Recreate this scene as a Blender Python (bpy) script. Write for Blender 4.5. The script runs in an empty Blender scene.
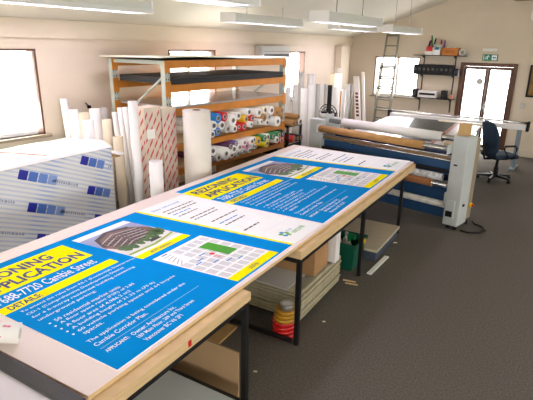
import bpy, bmesh, math, random
from mathutils import Vector, Matrix
random.seed(7)
sc = bpy.context.scene
col = sc.collection
PI = math.pi

# ------------------------------------------------------------------ camera
F, PITCH, ROLL, YAW, CAMH = 476.7, .312, .018, .616, 2.32
cp, sp = math.cos(PITCH), math.sin(PITCH)
cr, sr = math.cos(ROLL), math.sin(ROLL)
R = Matrix(((cr, -sr, 0), (sr, cr, 0), (0, 0, 1))) @ Matrix(((1, 0, 0), (0, -sp, -cp), (0, cp, -sp)))
Mz = Matrix(((math.cos(YAW), -math.sin(YAW), 0), (math.sin(YAW), math.cos(YAW), 0), (0, 0, 1)))
Rr = R @ Mz.transposed()
cd = bpy.data.cameras.new('camera'); cam = bpy.data.objects.new('camera', cd); col.objects.link(cam)
cd.sensor_width = 36; cd.lens = F / 533 * 36; cd.clip_end = 200
rt = Rr.row
cam.matrix_world = Matrix(((rt[0][0], -rt[1][0], -rt[2][0], 0), (rt[0][1], -rt[1][1], -rt[2][1], 0), (rt[0][2], -rt[1][2], -rt[2][2], CAMH), (0, 0, 0, 1)))
sc.camera = cam

# ------------------------------------------------------------------ materials
def s2l(c):
    return tuple(((x / 255) / 12.92 if x / 255 <= .04045 else ((x / 255 + .055) / 1.055) ** 2.4) for x in c)
MC = {}
def mat(name, rgb, rough=.6, metal=0., var=0., vscale=8., bump=0., bscale=40., coat=0., trans=0., spec=None, stretch=None):
    if name in MC: return MC[name]
    m = bpy.data.materials.new(name); m.use_nodes = True
    nt = m.node_tree; b = nt.nodes['Principled BSDF']
    c = (*s2l(rgb), 1)
    b.inputs['Base Color'].default_value = c
    b.inputs['Roughness'].default_value = rough; b.inputs['Metallic'].default_value = metal
    b.inputs['Coat Weight'].default_value = coat; b.inputs['Transmission Weight'].default_value = trans
    if spec is not None: b.inputs['Specular IOR Level'].default_value = spec
    tc = nt.nodes.new('ShaderNodeTexCoord'); mp = nt.nodes.new('ShaderNodeMapping')
    nt.links.new(tc.outputs['Object'], mp.inputs['Vector'])
    if stretch: mp.inputs['Scale'].default_value = stretch
    n = nt.nodes.new('ShaderNodeTexNoise'); n.inputs['Scale'].default_value = vscale; n.inputs['Detail'].default_value = 4
    nt.links.new(mp.outputs['Vector'], n.inputs['Vector'])
    v = max(var, .02)
    r = nt.nodes.new('ShaderNodeValToRGB')
    r.color_ramp.elements[0].position = .3; r.color_ramp.elements[1].position = .7
    r.color_ramp.elements[0].color = tuple(max(0, x * (1 - v)) for x in c[:3]) + (1,)
    r.color_ramp.elements[1].color = tuple(min(1, x * (1 + v)) for x in c[:3]) + (1,)
    nt.links.new(n.outputs['Fac'], r.inputs['Fac']); nt.links.new(r.outputs['Color'], b.inputs['Base Color'])
    if bump:
        n2 = nt.nodes.new('ShaderNodeTexNoise'); n2.inputs['Scale'].default_value = bscale; n2.inputs['Detail'].default_value = 3
        nt.links.new(mp.outputs['Vector'], n2.inputs['Vector'])
        bp = nt.nodes.new('ShaderNodeBump'); bp.inputs['Strength'].default_value = bump; bp.inputs['Distance'].default_value = .02
        nt.links.new(n2.outputs['Fac'], bp.inputs['Height']); nt.links.new(bp.outputs['Normal'], b.inputs['Normal'])
    MC[name] = m
    return m
def emis(name, rgb, s):
    m = bpy.data.materials.new(name); m.use_nodes = True; nt = m.node_tree
    b = nt.nodes['Principled BSDF']; b.inputs['Base Color'].default_value = (*s2l(rgb), 1)
    b.inputs['Emission Color'].default_value = (*s2l(rgb), 1); b.inputs['Emission Strength'].default_value = s
    return m
def glass_mat():
    m = bpy.data.materials.new('window_glass'); m.use_nodes = True; nt = m.node_tree; nt.nodes.clear()
    o = nt.nodes.new('ShaderNodeOutputMaterial'); mx = nt.nodes.new('ShaderNodeMixShader'); t = nt.nodes.new('ShaderNodeBsdfTransparent'); g = nt.nodes.new('ShaderNodeBsdfGlossy')
    g.inputs['Roughness'].default_value = .02; mx.inputs[0].default_value = .06
    nt.links.new(t.outputs[0], mx.inputs[1]); nt.links.new(g.outputs[0], mx.inputs[2]); nt.links.new(mx.outputs[0], o.inputs[0])
    return m
def translucent(name, rgb, thru=.7):
    m = bpy.data.materials.new(name); m.use_nodes = True; nt = m.node_tree; nt.nodes.clear()
    o = nt.nodes.new('ShaderNodeOutputMaterial'); mx = nt.nodes.new('ShaderNodeMixShader'); t = nt.nodes.new('ShaderNodeBsdfTranslucent'); d = nt.nodes.new('ShaderNodeBsdfDiffuse')
    t.inputs[0].default_value = (*s2l(rgb), 1); d.inputs[0].default_value = (*s2l(rgb), 1); mx.inputs[0].default_value = thru
    nt.links.new(d.outputs[0], mx.inputs[1]); nt.links.new(t.outputs[0], mx.inputs[2]); nt.links.new(mx.outputs[0], o.inputs[0])
    return m

WALL = mat('cream_wall_paint', (213, 200, 178), .85, var=.03, vscale=2, bump=.05)
CEIL = mat('ceiling_paint', (222, 218, 204), .9, var=.03, vscale=1.5)
CARPET = mat('grey_brown_carpet', (103, 98, 91), .95, var=.3, vscale=70, bump=.4, bscale=200, spec=.1)
SKIRT = mat('skirting_paint', (205, 195, 172), .6)
BROWNF = mat('brown_window_frame', (92, 58, 38), .45, var=.15, vscale=12)
SILL = mat('sill_paint', (150, 135, 110), .5)
WFRAME = mat('white_window_frame', (235, 232, 225), .4)
GLASS = glass_mat()
BLIND = translucent('roller_blind_fabric', (240, 232, 215), .55)
WHITE = mat('white_plastic', (236, 234, 230), .35, var=.02)
PAPERW = mat('white_paper', (240, 238, 232), .7, var=.03, vscale=5)
CREAMT = mat('cream_paper', (232, 220, 190), .7, var=.04, vscale=5)
GREYT = mat('pale_grey_tube', (196, 194, 186), .6, var=.05, vscale=4)
KRAFT = mat('kraft_card', (176, 132, 78), .75, var=.1, vscale=9)
CARD = mat('corrugated_card', (172, 132, 88), .8, var=.12, vscale=5)
MDF = mat('mdf_board', (170, 140, 104), .8, var=.06, vscale=3)
PLY = mat('pale_plywood_edge', (214, 184, 138), .6, var=.1, vscale=6, stretch=(1, 1, 14))
TOPSH = mat('pinkish_tabletop_laminate', (238, 224, 217), .45, var=.02, vscale=2)
NEART = mat('lilac_white_laminate', (228, 222, 228), .4, var=.02, vscale=2)
BLACKM = mat('black_painted_steel', (22, 22, 23), .4, var=.2, vscale=20)
DARKM = mat('dark_grey_metal', (44, 44, 42), .45, var=.1, vscale=6)
BLACKP = mat('black_plastic', (20, 20, 22), .55, spec=.3)
STEEL = mat('brushed_steel', (200, 200, 198), .25, 1.0)
ALU = mat('aluminium', (138, 136, 122), .4, .5, var=.08)
ORANGE = mat('orange_rack_beam', (194, 122, 34), .45, var=.1, vscale=7)
RACKG = mat('pale_green_grey_rack_post', (172, 180, 170), .5, var=.06)
BLUEB = mat('sign_blue', (0, 140, 216), .8, var=.015, spec=.03)
YELL = mat('sign_yellow', (252, 240, 0), .8, var=.01, spec=.03)
NAVY = mat('sign_navy_ink', (16, 34, 100), .5)
WINK = mat('sign_white_ink', (236, 243, 250), .5)
WPRINT = mat('sign_white_ground', (250, 252, 252), .7, var=.01, spec=.1)
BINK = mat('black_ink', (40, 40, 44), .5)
LBLUE = mat('light_blue_ink', (40, 140, 210), .5)
PALEBL = mat('pale_blue_ink', (150, 200, 235), .5)
GREENI = mat('map_green_ink', (60, 160, 20), .5)
REDI = mat('red_ink', (226, 40, 44), .5)
LGREY = mat('map_grey_ink', (222, 223, 226), .5)
MGREY = mat('map_midgrey_ink', (170, 172, 178), .5)
LAMG = mat('laminator_grey_paint', (190, 196, 194), .45, var=.03)
LAMBE = mat('laminator_beige_paint', (150, 136, 112), .5)
LAMBL = mat('laminator_blue_paint', (36, 80, 124), .5, var=.05)
LAMDB = mat('laminator_dark_blue', (26, 44, 78), .45)
CHAIRF = mat('navy_chair_fabric', (34, 54, 72), .9, var=.15, vscale=30)
RED = mat('red_vinyl', (206, 24, 30), .35)
YEL = mat('yellow_vinyl', (238, 186, 10), .35)
LYEL = mat('lemon_vinyl', (238, 222, 30), .35)
BLU = mat('blue_vinyl', (20, 120, 200), .35)
PINK = mat('pink_vinyl', (222, 120, 160), .4)
PURP = mat('purple_vinyl', (84, 30, 74), .4)
GREEN = mat('green_vinyl', (20, 124, 50), .35)
DGREEN = mat('bin_green_plastic', (10, 92, 70), .45)
GOLD = mat('gold_tape', (206, 150, 40), .35)
SHEETG = mat('grey_corrugated_plastic', (168, 164, 146), .6, var=.05, vscale=4)
SHEETE = mat('cream_sheet_edges', (168, 160, 132), .7, var=.12, vscale=30)
FILM = mat('white_plastic_film', (240, 240, 240), .3, var=.03, vscale=6, bump=.4, bscale=7)
LIME = mat('lime_film', (170, 230, 30), .4)
EXITG = mat('exit_sign_green', (0, 130, 90), .4)

# ------------------------------------------------------------------ mesh builder
class MB:
    def __init__(s): s.bm = bmesh.new(); s.ms = []
    def mi(s, m):
        if m not in s.ms: s.ms.append(m)
        return s.ms.index(m)
    def face(s, pts, m):
        f = s.bm.faces.new([s.bm.verts.new(p) for p in pts]); f.material_index = s.mi(m); return f
    def hexa(s, b, t, m):
        i = s.mi(m); vb = [s.bm.verts.new(p) for p in b]; vt = [s.bm.verts.new(p) for p in t]; n = len(b)
        fs = [s.bm.faces.new(vb[::-1]), s.bm.faces.new(vt)]
        for k in range(n): fs.append(s.bm.faces.new((vb[k], vb[(k + 1) % n], vt[(k + 1) % n], vt[k])))
        for f in fs: f.material_index = i
        return fs
    def prism(s, poly, z0, z1, m): return s.hexa([(x, y, z0) for x, y in poly], [(x, y, z1) for x, y in poly], m)
    def box(s, x0, x1, y0, y1, z0, z1, m, bev=0):
        fs = s.prism([(x0, y0), (x1, y0), (x1, y1), (x0, y1)], z0, z1, m)
        if bev:
            es = list({e for f in fs for e in f.edges}); i = s.mi(m)
            r = bmesh.ops.bevel(s.bm, geom=es, offset=bev, segments=2, affect='EDGES', profile=.5)
            for f in r['faces']: f.material_index = i
        return s
    def frame(s, p0, p1):
        p0, p1 = Vector(p0), Vector(p1); d = (p1 - p0).normalized()
        a = Vector((0, 0, 1)) if abs(d.z) < .9 else Vector((1, 0, 0))
        u = d.cross(a).normalized(); v = d.cross(u); return p0, p1, u, v
    def cyl(s, p0, p1, r, m, r1=None, seg=16, caps=True, mc=None):
        p0, p1, u, v = s.frame(p0, p1); r1 = r if r1 is None else r1; i = s.mi(m)
        A = [s.bm.verts.new(p0 + (u * math.cos(t) + v * math.sin(t)) * r) for t in [2 * PI * k / seg for k in range(seg)]]
        B = [s.bm.verts.new(p1 + (u * math.cos(t) + v * math.sin(t)) * r1) for t in [2 * PI * k / seg for k in range(seg)]]
        for k in range(seg):
            f = s.bm.faces.new((A[k], A[(k + 1) % seg], B[(k + 1) % seg], B[k])); f.material_index = i; f.smooth = True
        if caps:
            j = s.mi(mc or m)
            f = s.bm.faces.new(A[::-1]); f.material_index = j; f = s.bm.faces.new(B); f.material_index = j
        return s
    def tube(s, p0, p1, ro, ri, m, mi=None, me=None, seg=20):
        p0, p1, u, v = s.frame(p0, p1); mi = mi or m; me = me or m
        ring = lambda p, r: [s.bm.verts.new(p + (u * math.cos(t) + v * math.sin(t)) * r) for t in [2 * PI * k / seg for k in range(seg)]]
        a, b, c, d = ring(p0, ro), ring(p1, ro), ring(p1, ri), ring(p0, ri)
        for X, Y, mm, sm in ((a, b, m, True), (b, c, me, False), (c, d, mi, True), (d, a, me, False)):
            j = s.mi(mm)
            for k in range(seg):
                f = s.bm.faces.new((X[k], X[(k + 1) % seg], Y[(k + 1) % seg], Y[k])); f.material_index = j; f.smooth = sm
        return s
    def path(s, pts, r, m, seg=8):
        pts = [Vector(p) for p in pts]; i = s.mi(m); rings = []
        for k, p in enumerate(pts):
            d = (pts[min(k + 1, len(pts) - 1)] - pts[max(k - 1, 0)]).normalized()
            a = Vector((0, 0, 1)) if abs(d.z) < .9 else Vector((1, 0, 0))
            u = d.cross(a).normalized(); v = d.cross(u)
            rings.append([s.bm.verts.new(p + (u * math.cos(2 * PI * q / seg) + v * math.sin(2 * PI * q / seg)) * r) for q in range(seg)])
        for A, B in zip(rings, rings[1:]):
            for k in range(seg):
                f = s.bm.faces.new((A[k], A[(k + 1) % seg], B[(k + 1) % seg], B[k])); f.material_index = i; f.smooth = True
        f = s.bm.faces.new(rings[0][::-1]); f.material_index = i; f = s.bm.faces.new(rings[-1]); f.material_index = i
        return s
    def lathe(s, prof, m, c=(0, 0, 0), seg=20):
        i = s.mi(m); rings = []
        for r, z in prof:
            rings.append([s.bm.verts.new((c[0] + r * math.cos(2 * PI * k / seg), c[1] + r * math.sin(2 * PI * k / seg), c[2] + z)) for k in range(seg)])
        for A, B in zip(rings, rings[1:]):
            for k in range(seg):
                f = s.bm.faces.new((A[k], A[(k + 1) % seg], B[(k + 1) % seg], B[k])); f.material_index = i; f.smooth = True
        f = s.bm.faces.new(rings[0][::-1]); f.material_index = i; f = s.bm.faces.new(rings[-1]); f.material_index = i
        return s
    def ellipsoid(s, c, rx, ry, rz, m, su=16, sv=10):
        i = s.mi(m); g = bmesh.ops.create_uvsphere(s.bm, u_segments=su, v_segments=sv, radius=1)
        for v in g['verts']:
            v.co = Vector((c[0] + v.co.x * rx, c[1] + v.co.y * ry, c[2] + v.co.z * rz))
            for f in v.link_faces: f.material_index = i; f.smooth = True
        return s
    def text(s, txt, x0, x1, y0, y1, z, m, bold=0., xf=None):
        """fit flat lettering into the rectangle; xf maps (x,y,z) to 3D"""
        cu = bpy.data.curves.new('t', 'FONT'); cu.body = txt; cu.size = 1; cu.offset = bold; cu.resolution_u = 2; cu.fill_mode = 'FRONT'
        o = bpy.data.objects.new('t', cu); col.objects.link(o)
        dg = bpy.context.evaluated_depsgraph_get(); me = bpy.data.meshes.new_from_object(o.evaluated_get(dg))
        bpy.data.objects.remove(o); bpy.data.curves.remove(cu)
        if not me.vertices: return s
        xs = [v.co.x for v in me.vertices]; ys = [v.co.y for v in me.vertices]
        ax, bx, ay, by = min(xs), max(xs), min(ys), max(ys)
        i = s.mi(m); vs = []
        for v in me.vertices:
            p = (x0 + (v.co.x - ax) / (bx - ax) * (x1 - x0), y0 + (v.co.y - ay) / max(1e-6, by - ay) * (y1 - y0), z)
            vs.append(s.bm.verts.new(xf(p) if xf else p))
        for p in me.polygons:
            try: f = s.bm.faces.new([vs[k] for k in p.vertices]); f.material_index = i
            except ValueError: pass
        bpy.data.meshes.remove(me)
        return s
    def build(s, name, parent=None, loc=None, rz=None, recalc=True):
        if recalc: bmesh.ops.recalc_face_normals(s.bm, faces=s.bm.faces)
        me = bpy.data.meshes.new(name); s.bm.to_mesh(me); s.bm.free()
        for m in s.ms: me.materials.append(m)
        o = bpy.data.objects.new(name, me); col.objects.link(o)
        if parent: o.parent = parent
        if loc: o.location = loc
        if rz is not None: o.rotation_euler = (0, 0, rz)
        return o
def tag(o, label, cat, group=None, kind=None):
    if label: o['label'] = label
    if cat: o['category'] = cat
    if group: o['group'] = group
    if kind: o['kind'] = kind
    return o
def thing(name, label, cat, loc=(0, 0, 0), rz=0., group=None):
    o = bpy.data.objects.new(name, None); col.objects.link(o); o.location = loc; o.rotation_euler = (0, 0, rz)
    o.empty_display_size = .1
    return tag(o, label, cat, group)
def struct(o): o['kind'] = 'structure'; return o
def sthing(name):
    o = bpy.data.objects.new(name, None); col.objects.link(o); o['kind'] = 'structure'; return o
def one(mb, name, label, cat, loc=(0, 0, 0), rz=0., group=None):
    return tag(mb.build(name, None, loc, rz), label, cat, group)
ORD = ['first', 'second', 'third', 'fourth', 'fifth', 'sixth', 'seventh', 'eighth', 'ninth', 'tenth', 'eleventh', 'twelfth', 'thirteenth', 'fourteenth', 'fifteenth', 'sixteenth', 'seventeenth', 'eighteenth', 'nineteenth', 'twentieth']

# rays through photo pixels, used to place things on known planes
def ray(x, y): return Rr.transposed() @ Vector(((x - 266.5) / F, (y - 200) / F, 1))
def on(ax, val, x, y):
    d = ray(x, y); C = Vector((0, 0, CAMH)); i = 'xyz'.index(ax)
    return C + d * ((val - C[i]) / d[i])

# ------------------------------------------------------------------ room shell
LX, RX, FY, BY = -5.95, 4.2, 12.2, -3.2
T = .22
RIDX, SL, EAVE = -.9, .335, 2.585
RIDZ = EAVE + SL * (RIDX - LX)
REZ = RIDZ - SL * (RX - RIDX)
struct(MB().box(LX - T, RX + T, BY - T, FY + T, -.15, 0, CARPET).build('floor'))
m = MB()
m.hexa([(LX - T, BY - T, EAVE - SL * T), (RIDX, BY - T, RIDZ), (RIDX, FY + T, RIDZ), (LX - T, FY + T, EAVE - SL * T)], [(LX - T, BY - T, EAVE + .15), (RIDX, BY - T, RIDZ + .2), (RIDX, FY + T, RIDZ + .2), (LX - T, FY + T, EAVE + .15)], CEIL)
m.hexa([(RIDX, BY - T, RIDZ), (RX + T, BY - T, REZ - SL * T), (RX + T, FY + T, REZ - SL * T), (RIDX, FY + T, RIDZ)], [(RIDX, BY - T, RIDZ + .2), (RX + T, BY - T, REZ + .15), (RX + T, FY + T, REZ + .15), (RIDX, FY + T, RIDZ + .2)], CEIL)
struct(m.build('ceiling'))

def wall_long(name, x0, x1, top, holes):
    """wall along y with rectangular holes (y0,y1,z0,z1)"""
    m = MB(); ys = BY
    for (a, b, c, d) in sorted(holes):
        m.box(x0, x1, ys, a, 0, top, WALL); m.box(x0, x1, a, b, 0, c, WALL); m.box(x0, x1, a, b, d, top, WALL); ys = b
    m.box(x0, x1, ys, FY, 0, top, WALL)
    return struct(m.build(name))
W1 = (1.35, 3.37, 1.18, 2.24); W2 = (5.6, 6.73, 1.18, 2.24); W3 = (9.0, 9.82, 1.18, 2.22)
wall_long('wall_left', LX - T, LX, EAVE, [W1, W2, W3])
RW = [(-1.6, .6, .95, 2.1), (2.2, 4.4, .95, 2.1), (6.2, 8.4, .95, 2.1)]
wall_long('wall_right', RX, RX + T, REZ, RW)
def gable(name, y0, y1, holes):
    m = MB(); xs = LX - T
    zt = lambda x: EAVE + SL * (x - LX) if x < RIDX else RIDZ - SL * (x - RIDX)
    def col_(a, b, z0):
        brk = [a] + ([RIDX] if a < RIDX < b else []) + [b]
        for p, q in zip(brk, brk[1:]):
            m.hexa([(p, y0, z0), (q, y0, z0), (q, y1, z0), (p, y1, z0)], [(p, y0, zt(p)), (q, y0, zt(q)), (q, y1, zt(q)), (p, y1, zt(p))], WALL)
    for (a, b, c, d) in sorted(holes):
        col_(xs, a, 0)
        if c > 0: m.box(a, b, y0, y1, 0, c, WALL)
        col_(a, b, d); xs = b
    col_(xs, RX + T, 0)
    return struct(m.build(name))
FW = (-5.23, -4.06, 1.14, 2.12); FD = (-3.05, -1.87, 0, 2.02)
BW = [(-4.6, -2.4, .95, 2.1), (-.6, 1.9, .95, 2.1)]
gable('wall_far', FY, FY + T, [FW, FD])
gable('wall_back', BY - T, BY, BW)
# upper wall band that steps forward over the left wall
struct(MB().box(LX, LX + .05, BY, FY, 2.37, EAVE + .01, WALL).build('trim_1'))
struct(MB().box(LX, LX + .16, 11.35, 11.8, 0, 2.37, WALL).build('trim_2'))
for nm, bx in (('baseboard_left', (LX, LX + .02, BY, 11.35)), ('baseboard_far', (-1.80, RX, FY - .02, FY)), ('baseboard_right', (RX - .02, RX, BY, FY))):
    struct(MB().box(*bx, 0, .15, SKIRT).build(nm))
struct(MB().box(LX + .02, -3.13, FY - .02, FY, 0, .15, SKIRT).build('trim_3'))

def portal(name, cx, cy, cz, w, h, rot):
    l = bpy.data.lights.new(name, 'AREA'); l.shape = 'RECTANGLE'; l.size = w; l.size_y = h
    l.cycles.is_portal = True
    o = bpy.data.objects.new(name, l); col.objects.link(o); o.location = (cx, cy, cz); o.rotation_euler = rot
    return o
NW = [0]
def window(axis, wallv, depth, a, b, z0, z1, frame, blind=0., mull=(.5,), sgn=1, transom=None):
    """window in a wall: axis 'x' = wall plane x=wallv (opening runs along y). sgn = inside direction"""
    NW[0] += 1
    w = sthing('window_%d' % NW[0])
    def bx(m, p0, p1, q0, q1, r0, r1, mt):   # p along opening, q outward from the inner wall face (negative = outside), r height
        q0, q1 = wallv + sgn * q0, wallv + sgn * q1
        if q0 > q1: q0, q1 = q1, q0
        if axis == 'x': m.box(q0, q1, p0, p1, r0, r1, mt)
        else: m.box(p0, p1, q0, q1, r0, r1, mt)
    fr = MB(); t = .05
    bx(fr, a, b, -.14, .015, z1 - t * .5, z1 + .0, frame); bx(fr, a, a + t * .5, -.14, .01, z0, z1 - t * .5, frame); bx(fr, b - t * .5, b, -.14, .01, z0, z1 - t * .5, frame)
    bx(fr, a + t, b - t, -.14, -.08, z0, z0 + t, WFRAME)
    for f in mull:
        c = a + (b - a) * f; bx(fr, c - .03, c + .03, -.14, -.08, z0 + t, z1 - t * .5, WFRAME)
    if transom:
        c = z0 + (z1 - z0) * transom; bx(fr, a + t, b - t, -.135, -.085, c - .025, c + .025, WFRAME)
    fr.build('window_frame', w)
    g = MB(); bx(g, a + .04, b - .04, -.115, -.105, z0 + .02, z1 - .03, GLASS); g.build('pane', w)
    s = MB(); bx(s, a - .06, b + .06, -.14, .06, z0 - .035, z0, SILL); s.build('window_sill', w)
    if blind:
        d = MB(); bx(d, a + .045, b - .045, -.06, -.057, z1 - (z1 - z0) * blind, z1 - .04, BLIND)
        d.build('roller_blind', w)
    c = (a + b) / 2; cz = (z0 + z1) / 2; q = wallv - sgn * (depth - .02)
    if axis == 'x': portal('window_portal', q, c, cz, z1 - z0, b - a, (0, -sgn * PI / 2, 0))
    else: portal('window_portal', c, q, cz, b - a, z1 - z0, (sgn * PI / 2, 0, 0))
    return w
window('x', LX, T, *W1, BROWNF, blind=.62, mull=(.5,))
window('x', LX, T, *W2, BROWNF, blind=.2, mull=(.47,))
window('x', LX, T, *W3, BROWNF, blind=0, mull=(.45,))
window('y', FY, T, *FW, BROWNF, mull=(.5,), sgn=-1)
for h in RW: window('x', RX, T, *h, BROWNF, sgn=-1)  # unseen windows, added to bring daylight onto the table
for h in BW: window('y', BY, T, *h, BROWNF, sgn=1)  # unseen windows behind the camera, added for more daylight

# glazed double door in the far wall
def door():
    d = sthing('door_1'); a, b, _, z1 = FD
    m = MB(); t = .06
    m.box(a - .02, a + t, FY - .03, FY + .12, 0, z1 + .02, BROWNF); m.box(b - t, b + .02, FY - .03, FY + .12, 0, z1 + .02, BROWNF); m.box(a + t, b - t, FY - .03, FY + .12, z1 - t, z1 + .02, BROWNF)
    m.build('door_frame', d)
    c = (a + b) / 2
    for k, (p, q) in enumerate(((a + t, c), (c, b - t))):
        l = MB(); s = .055
        l.box(p + .003, p + s, FY + .02, FY + .07, .01, z1 - t - .005, BROWNF); l.box(q - s, q - .003, FY + .02, FY + .07, .01, z1 - t - .005, BROWNF)
        l.box(p + s, q - s, FY + .02, FY + .07, .01, .16, BROWNF); l.box(p + s, q - s, FY + .02, FY + .07, z1 - t - .07, z1 - t - .005, BROWNF)
        leaf = l.build('door_leaf', d)
        g = MB(); g.box(p + s - .005, q - s + .005, FY + .042, FY + .048, .15, z1 - t - .065, GLASS); g.build('pane', leaf)
        hx = q - .03 if k == 0 else p + .03
        h = MB(); h.box(hx - .012, hx + .012, FY - .005, FY + .02, .95, 1.15, STEEL); h.cyl((hx, FY - .03, 1.05), (hx + (-.1 if k == 0 else .1), FY - .03, 1.05), .01, STEEL, seg=8); h.cyl((hx, FY - .03, 1.05), (hx, FY + .0, 1.05), .01, STEEL, seg=8)
        h.build('door_handle', leaf)
        if k == 0:
            st = MB(); st.cyl((q - s - .1, FY + .038, 1.62), (q - s - .1, FY + .041, 1.62), .075, GREYT, seg=16); st.build('oval_sticker', leaf)
    portal('door_portal', c, FY + T - .02, z1 / 2, b - a, z1, (-PI / 2, 0, 0))
door()

# ------------------------------------------------------------------ suspended fluorescent fittings
LAMPW = mat('lamp_housing_white', (214, 216, 208), .4)
TUBE = emis('fluorescent_tube', (240, 228, 255), 22)
LOUV = mat('louvre_grey', (130, 130, 126), .5)
def lamp(x, y0, y1, z, label):
    L = y1 - y0
    t = thing('ceiling_light', label, 'light', (x, y0, z), group='suspended fluorescent lights')
    m = MB()
    m.hexa([(-.13, 0, .0), (.13, 0, .0), (.13, L, .0), (-.13, L, .0)], [(-.09, 0, .085), (.09, 0, .085), (.09, L, .085), (-.09, L, .085)], LAMPW)
    m.box(-.14, -.12, 0, L, -.045, .0, LAMPW); m.box(.12, .14, 0, L, -.045, .0, LAMPW)
    m.build('housing', t)
    for s in (-.06, .06):
        MB().cyl((s, .08, -.022), (s, L - .08, -.022), .014, TUBE, seg=10).build('tube', t)
    n = MB()
    k = int(L / .07)
    for i in range(1, k): n.box(-.12, .12, i * L / k - .002, i * L / k + .002, -.044, -.002, LOUV)
    n.build('louvre', t)
    for yy in (.45, L - .45):
        zc = EAVE + SL * (x - LX) - z if x < RIDX else RIDZ - SL * (x - RIDX) - z
        w = MB(); w.cyl((0, yy, .08), (0, yy, zc + .005), .006, STEEL, seg=6)
        w.build('suspension_rod', t)
    for q in (0, L):
        MB().box(-.142, .142, q - .012, q + .012, -.047, .09, WHITE).build('end_cap', t)
lamp(-4.9, 2.2, 4.25, 2.72, 'nearest white louvred light over the left wall, its tubes brightly lit')
lamp(-4.86, 5.8, 7.7, 2.70, 'white louvred light hanging above the rack\'s wall air conditioner')
lamp(-4.9, 9.2, 11.1, 2.72, 'farthest white louvred light of the left row, near the pillar')
lamp(-2.5, 1.2, 3.2, 2.66, 'white light whose end only just shows at the top edge of the photo')
lamp(-3.2, 5.6, 7.3, 2.67, 'large white louvred light in the centre, blunt white end cap facing')
lamp(-3.75, 9.1, 10.8, 2.66, 'white louvred light hanging in front of the top of the ladder')

# ------------------------------------------------------------------ wall things
t = thing('air_conditioner', 'pale grey wall air conditioner above the right end of the rack', 'air conditioner', (LX, 7.9, 2.1))
MB().box(.005, .2, 0, 1.0, 0, .23, mat('ac_case', (196, 196, 188), .5), bev=.02).build('case', t)
m = MB(); m.box(.2, .206, .06, .94, .025, .07, DARKM); m.build('air_outlet', t)
MB().box(.2, .212, .05, .95, .12, .125, DARKM).build('panel_seam', t)
t = thing('wall_hook', 'small black pull cord fitting on the wall beside the rack', 'hook', (LX, 4.05, 1.47))
MB().cyl((.001, 0, 0), (.03, 0, 0), .024, BLACKP).build('knob', t); MB().cyl((.015, -.05, .06), (.015, -.012, .02), .006, BLACKP, seg=6).build('hook_arm', t)
m = MB(); m.box(-.05, .05, -.012, -.001, -.06, .06, GREYT, bev=.004); one(m, 'wall_socket', 'small grey square switch plate right of the glazed door', 'socket', (-1.63, FY, 1.14))
# framed picture at the right edge
t = thing('framed_picture', 'dark framed picture hanging on the far wall right of the door', 'picture', (-1.6, FY, 1.34))
m = MB()
for bx in ((0, .9, 0, .04), (0, .9, .65, .69), (0, .04, .04, .65), (.86, .9, .04, .65)): m.box(bx[0], bx[1], -.03, -.001, bx[2], bx[3], BLACKP)
m.build('frame', t)
m = MB(); m.box(.04, .86, -.018, -.012, .04, .65, mat('picture_print', (128, 96, 40), .5, var=.7, vscale=5)); m.build('print', t)
# exit sign and emergency light
t = thing('exit_sign', 'green running man exit sign on the wall above the glazed door', 'sign', (-2.62, FY, 2.09))
MB().box(0, .33, -.012, -.001, 0, .14, EXITG).build('sign_plate', t)
m = MB(); y = -.0135; wm = WINK
def q2(m, pts, mt, yy): m.face([(a, yy, b) for a, b in pts], mt)
q2(m, [(.2, .015), (.31, .015), (.31, .125), (.2, .125)], wm, y)                       # white arrow ground
q2(m, [(.215, .07), (.245, .1), (.245, .08), (.295, .08), (.295, .06), (.245, .06), (.245, .04)], EXITG, y - .001)
m.cyl((.12, y, .115), (.12, y - .001, .115), .012, wm, seg=10)
q2(m, [(.095, .1), (.125, .1), (.115, .06), (.085, .06)], wm, y); q2(m, [(.085, .062), (.105, .062), (.125, .04), (.115, .02), (.105, .035)], wm, y)
q2(m, [(.085, .062), (.1, .062), (.075, .035), (.045, .03), (.045, .042)], wm, y); q2(m, [(.12, .098), (.125, .085), (.155, .085), (.155, .096)], wm, y); q2(m, [(.1, .1), (.06, .085), (.055, .065), (.066, .067), (.07, .08)], wm, y)
q2(m, [(.02, .02), (.035, .02), (.035, .12), (.02, .12)], wm, y)
m.build('running_man_symbol', t, recalc=False)
t = thing('wall_lamp', 'slim white emergency light fitting just above the exit sign', 'light', (-2.63, FY, 2.3))
MB().box(0, .32, -.05, -.001, 0, .06, WHITE, bev=.008).build('case', t); MB().box(.015, .305, -.058, -.05, .008, .05, mat('lamp_diffuser', (225, 225, 220), .3)).build('diffuser', t)
m = MB(); m.cyl((0, -.001, 0), (0, -.05, 0), .15, WHITE, seg=28); m.cyl((0, -.05, 0), (0, -.056, 0), .13, PAPERW, seg=28)
one(m, 'alarm_bell', 'round white fitting high on the far wall at the right edge', 'alarm', (-1.62, FY, 3.05))
t = thing('roof_beam', 'tan painted roof beam end high on the far wall', 'beam', (-2.15, FY, 3.34)); t['kind'] = 'structure'
MB().box(0, 1.9, -.22, -.001, 0, .5, mat('tan_beam', (150, 130, 90), .7), bev=.03).build('beam_case', t)

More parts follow.
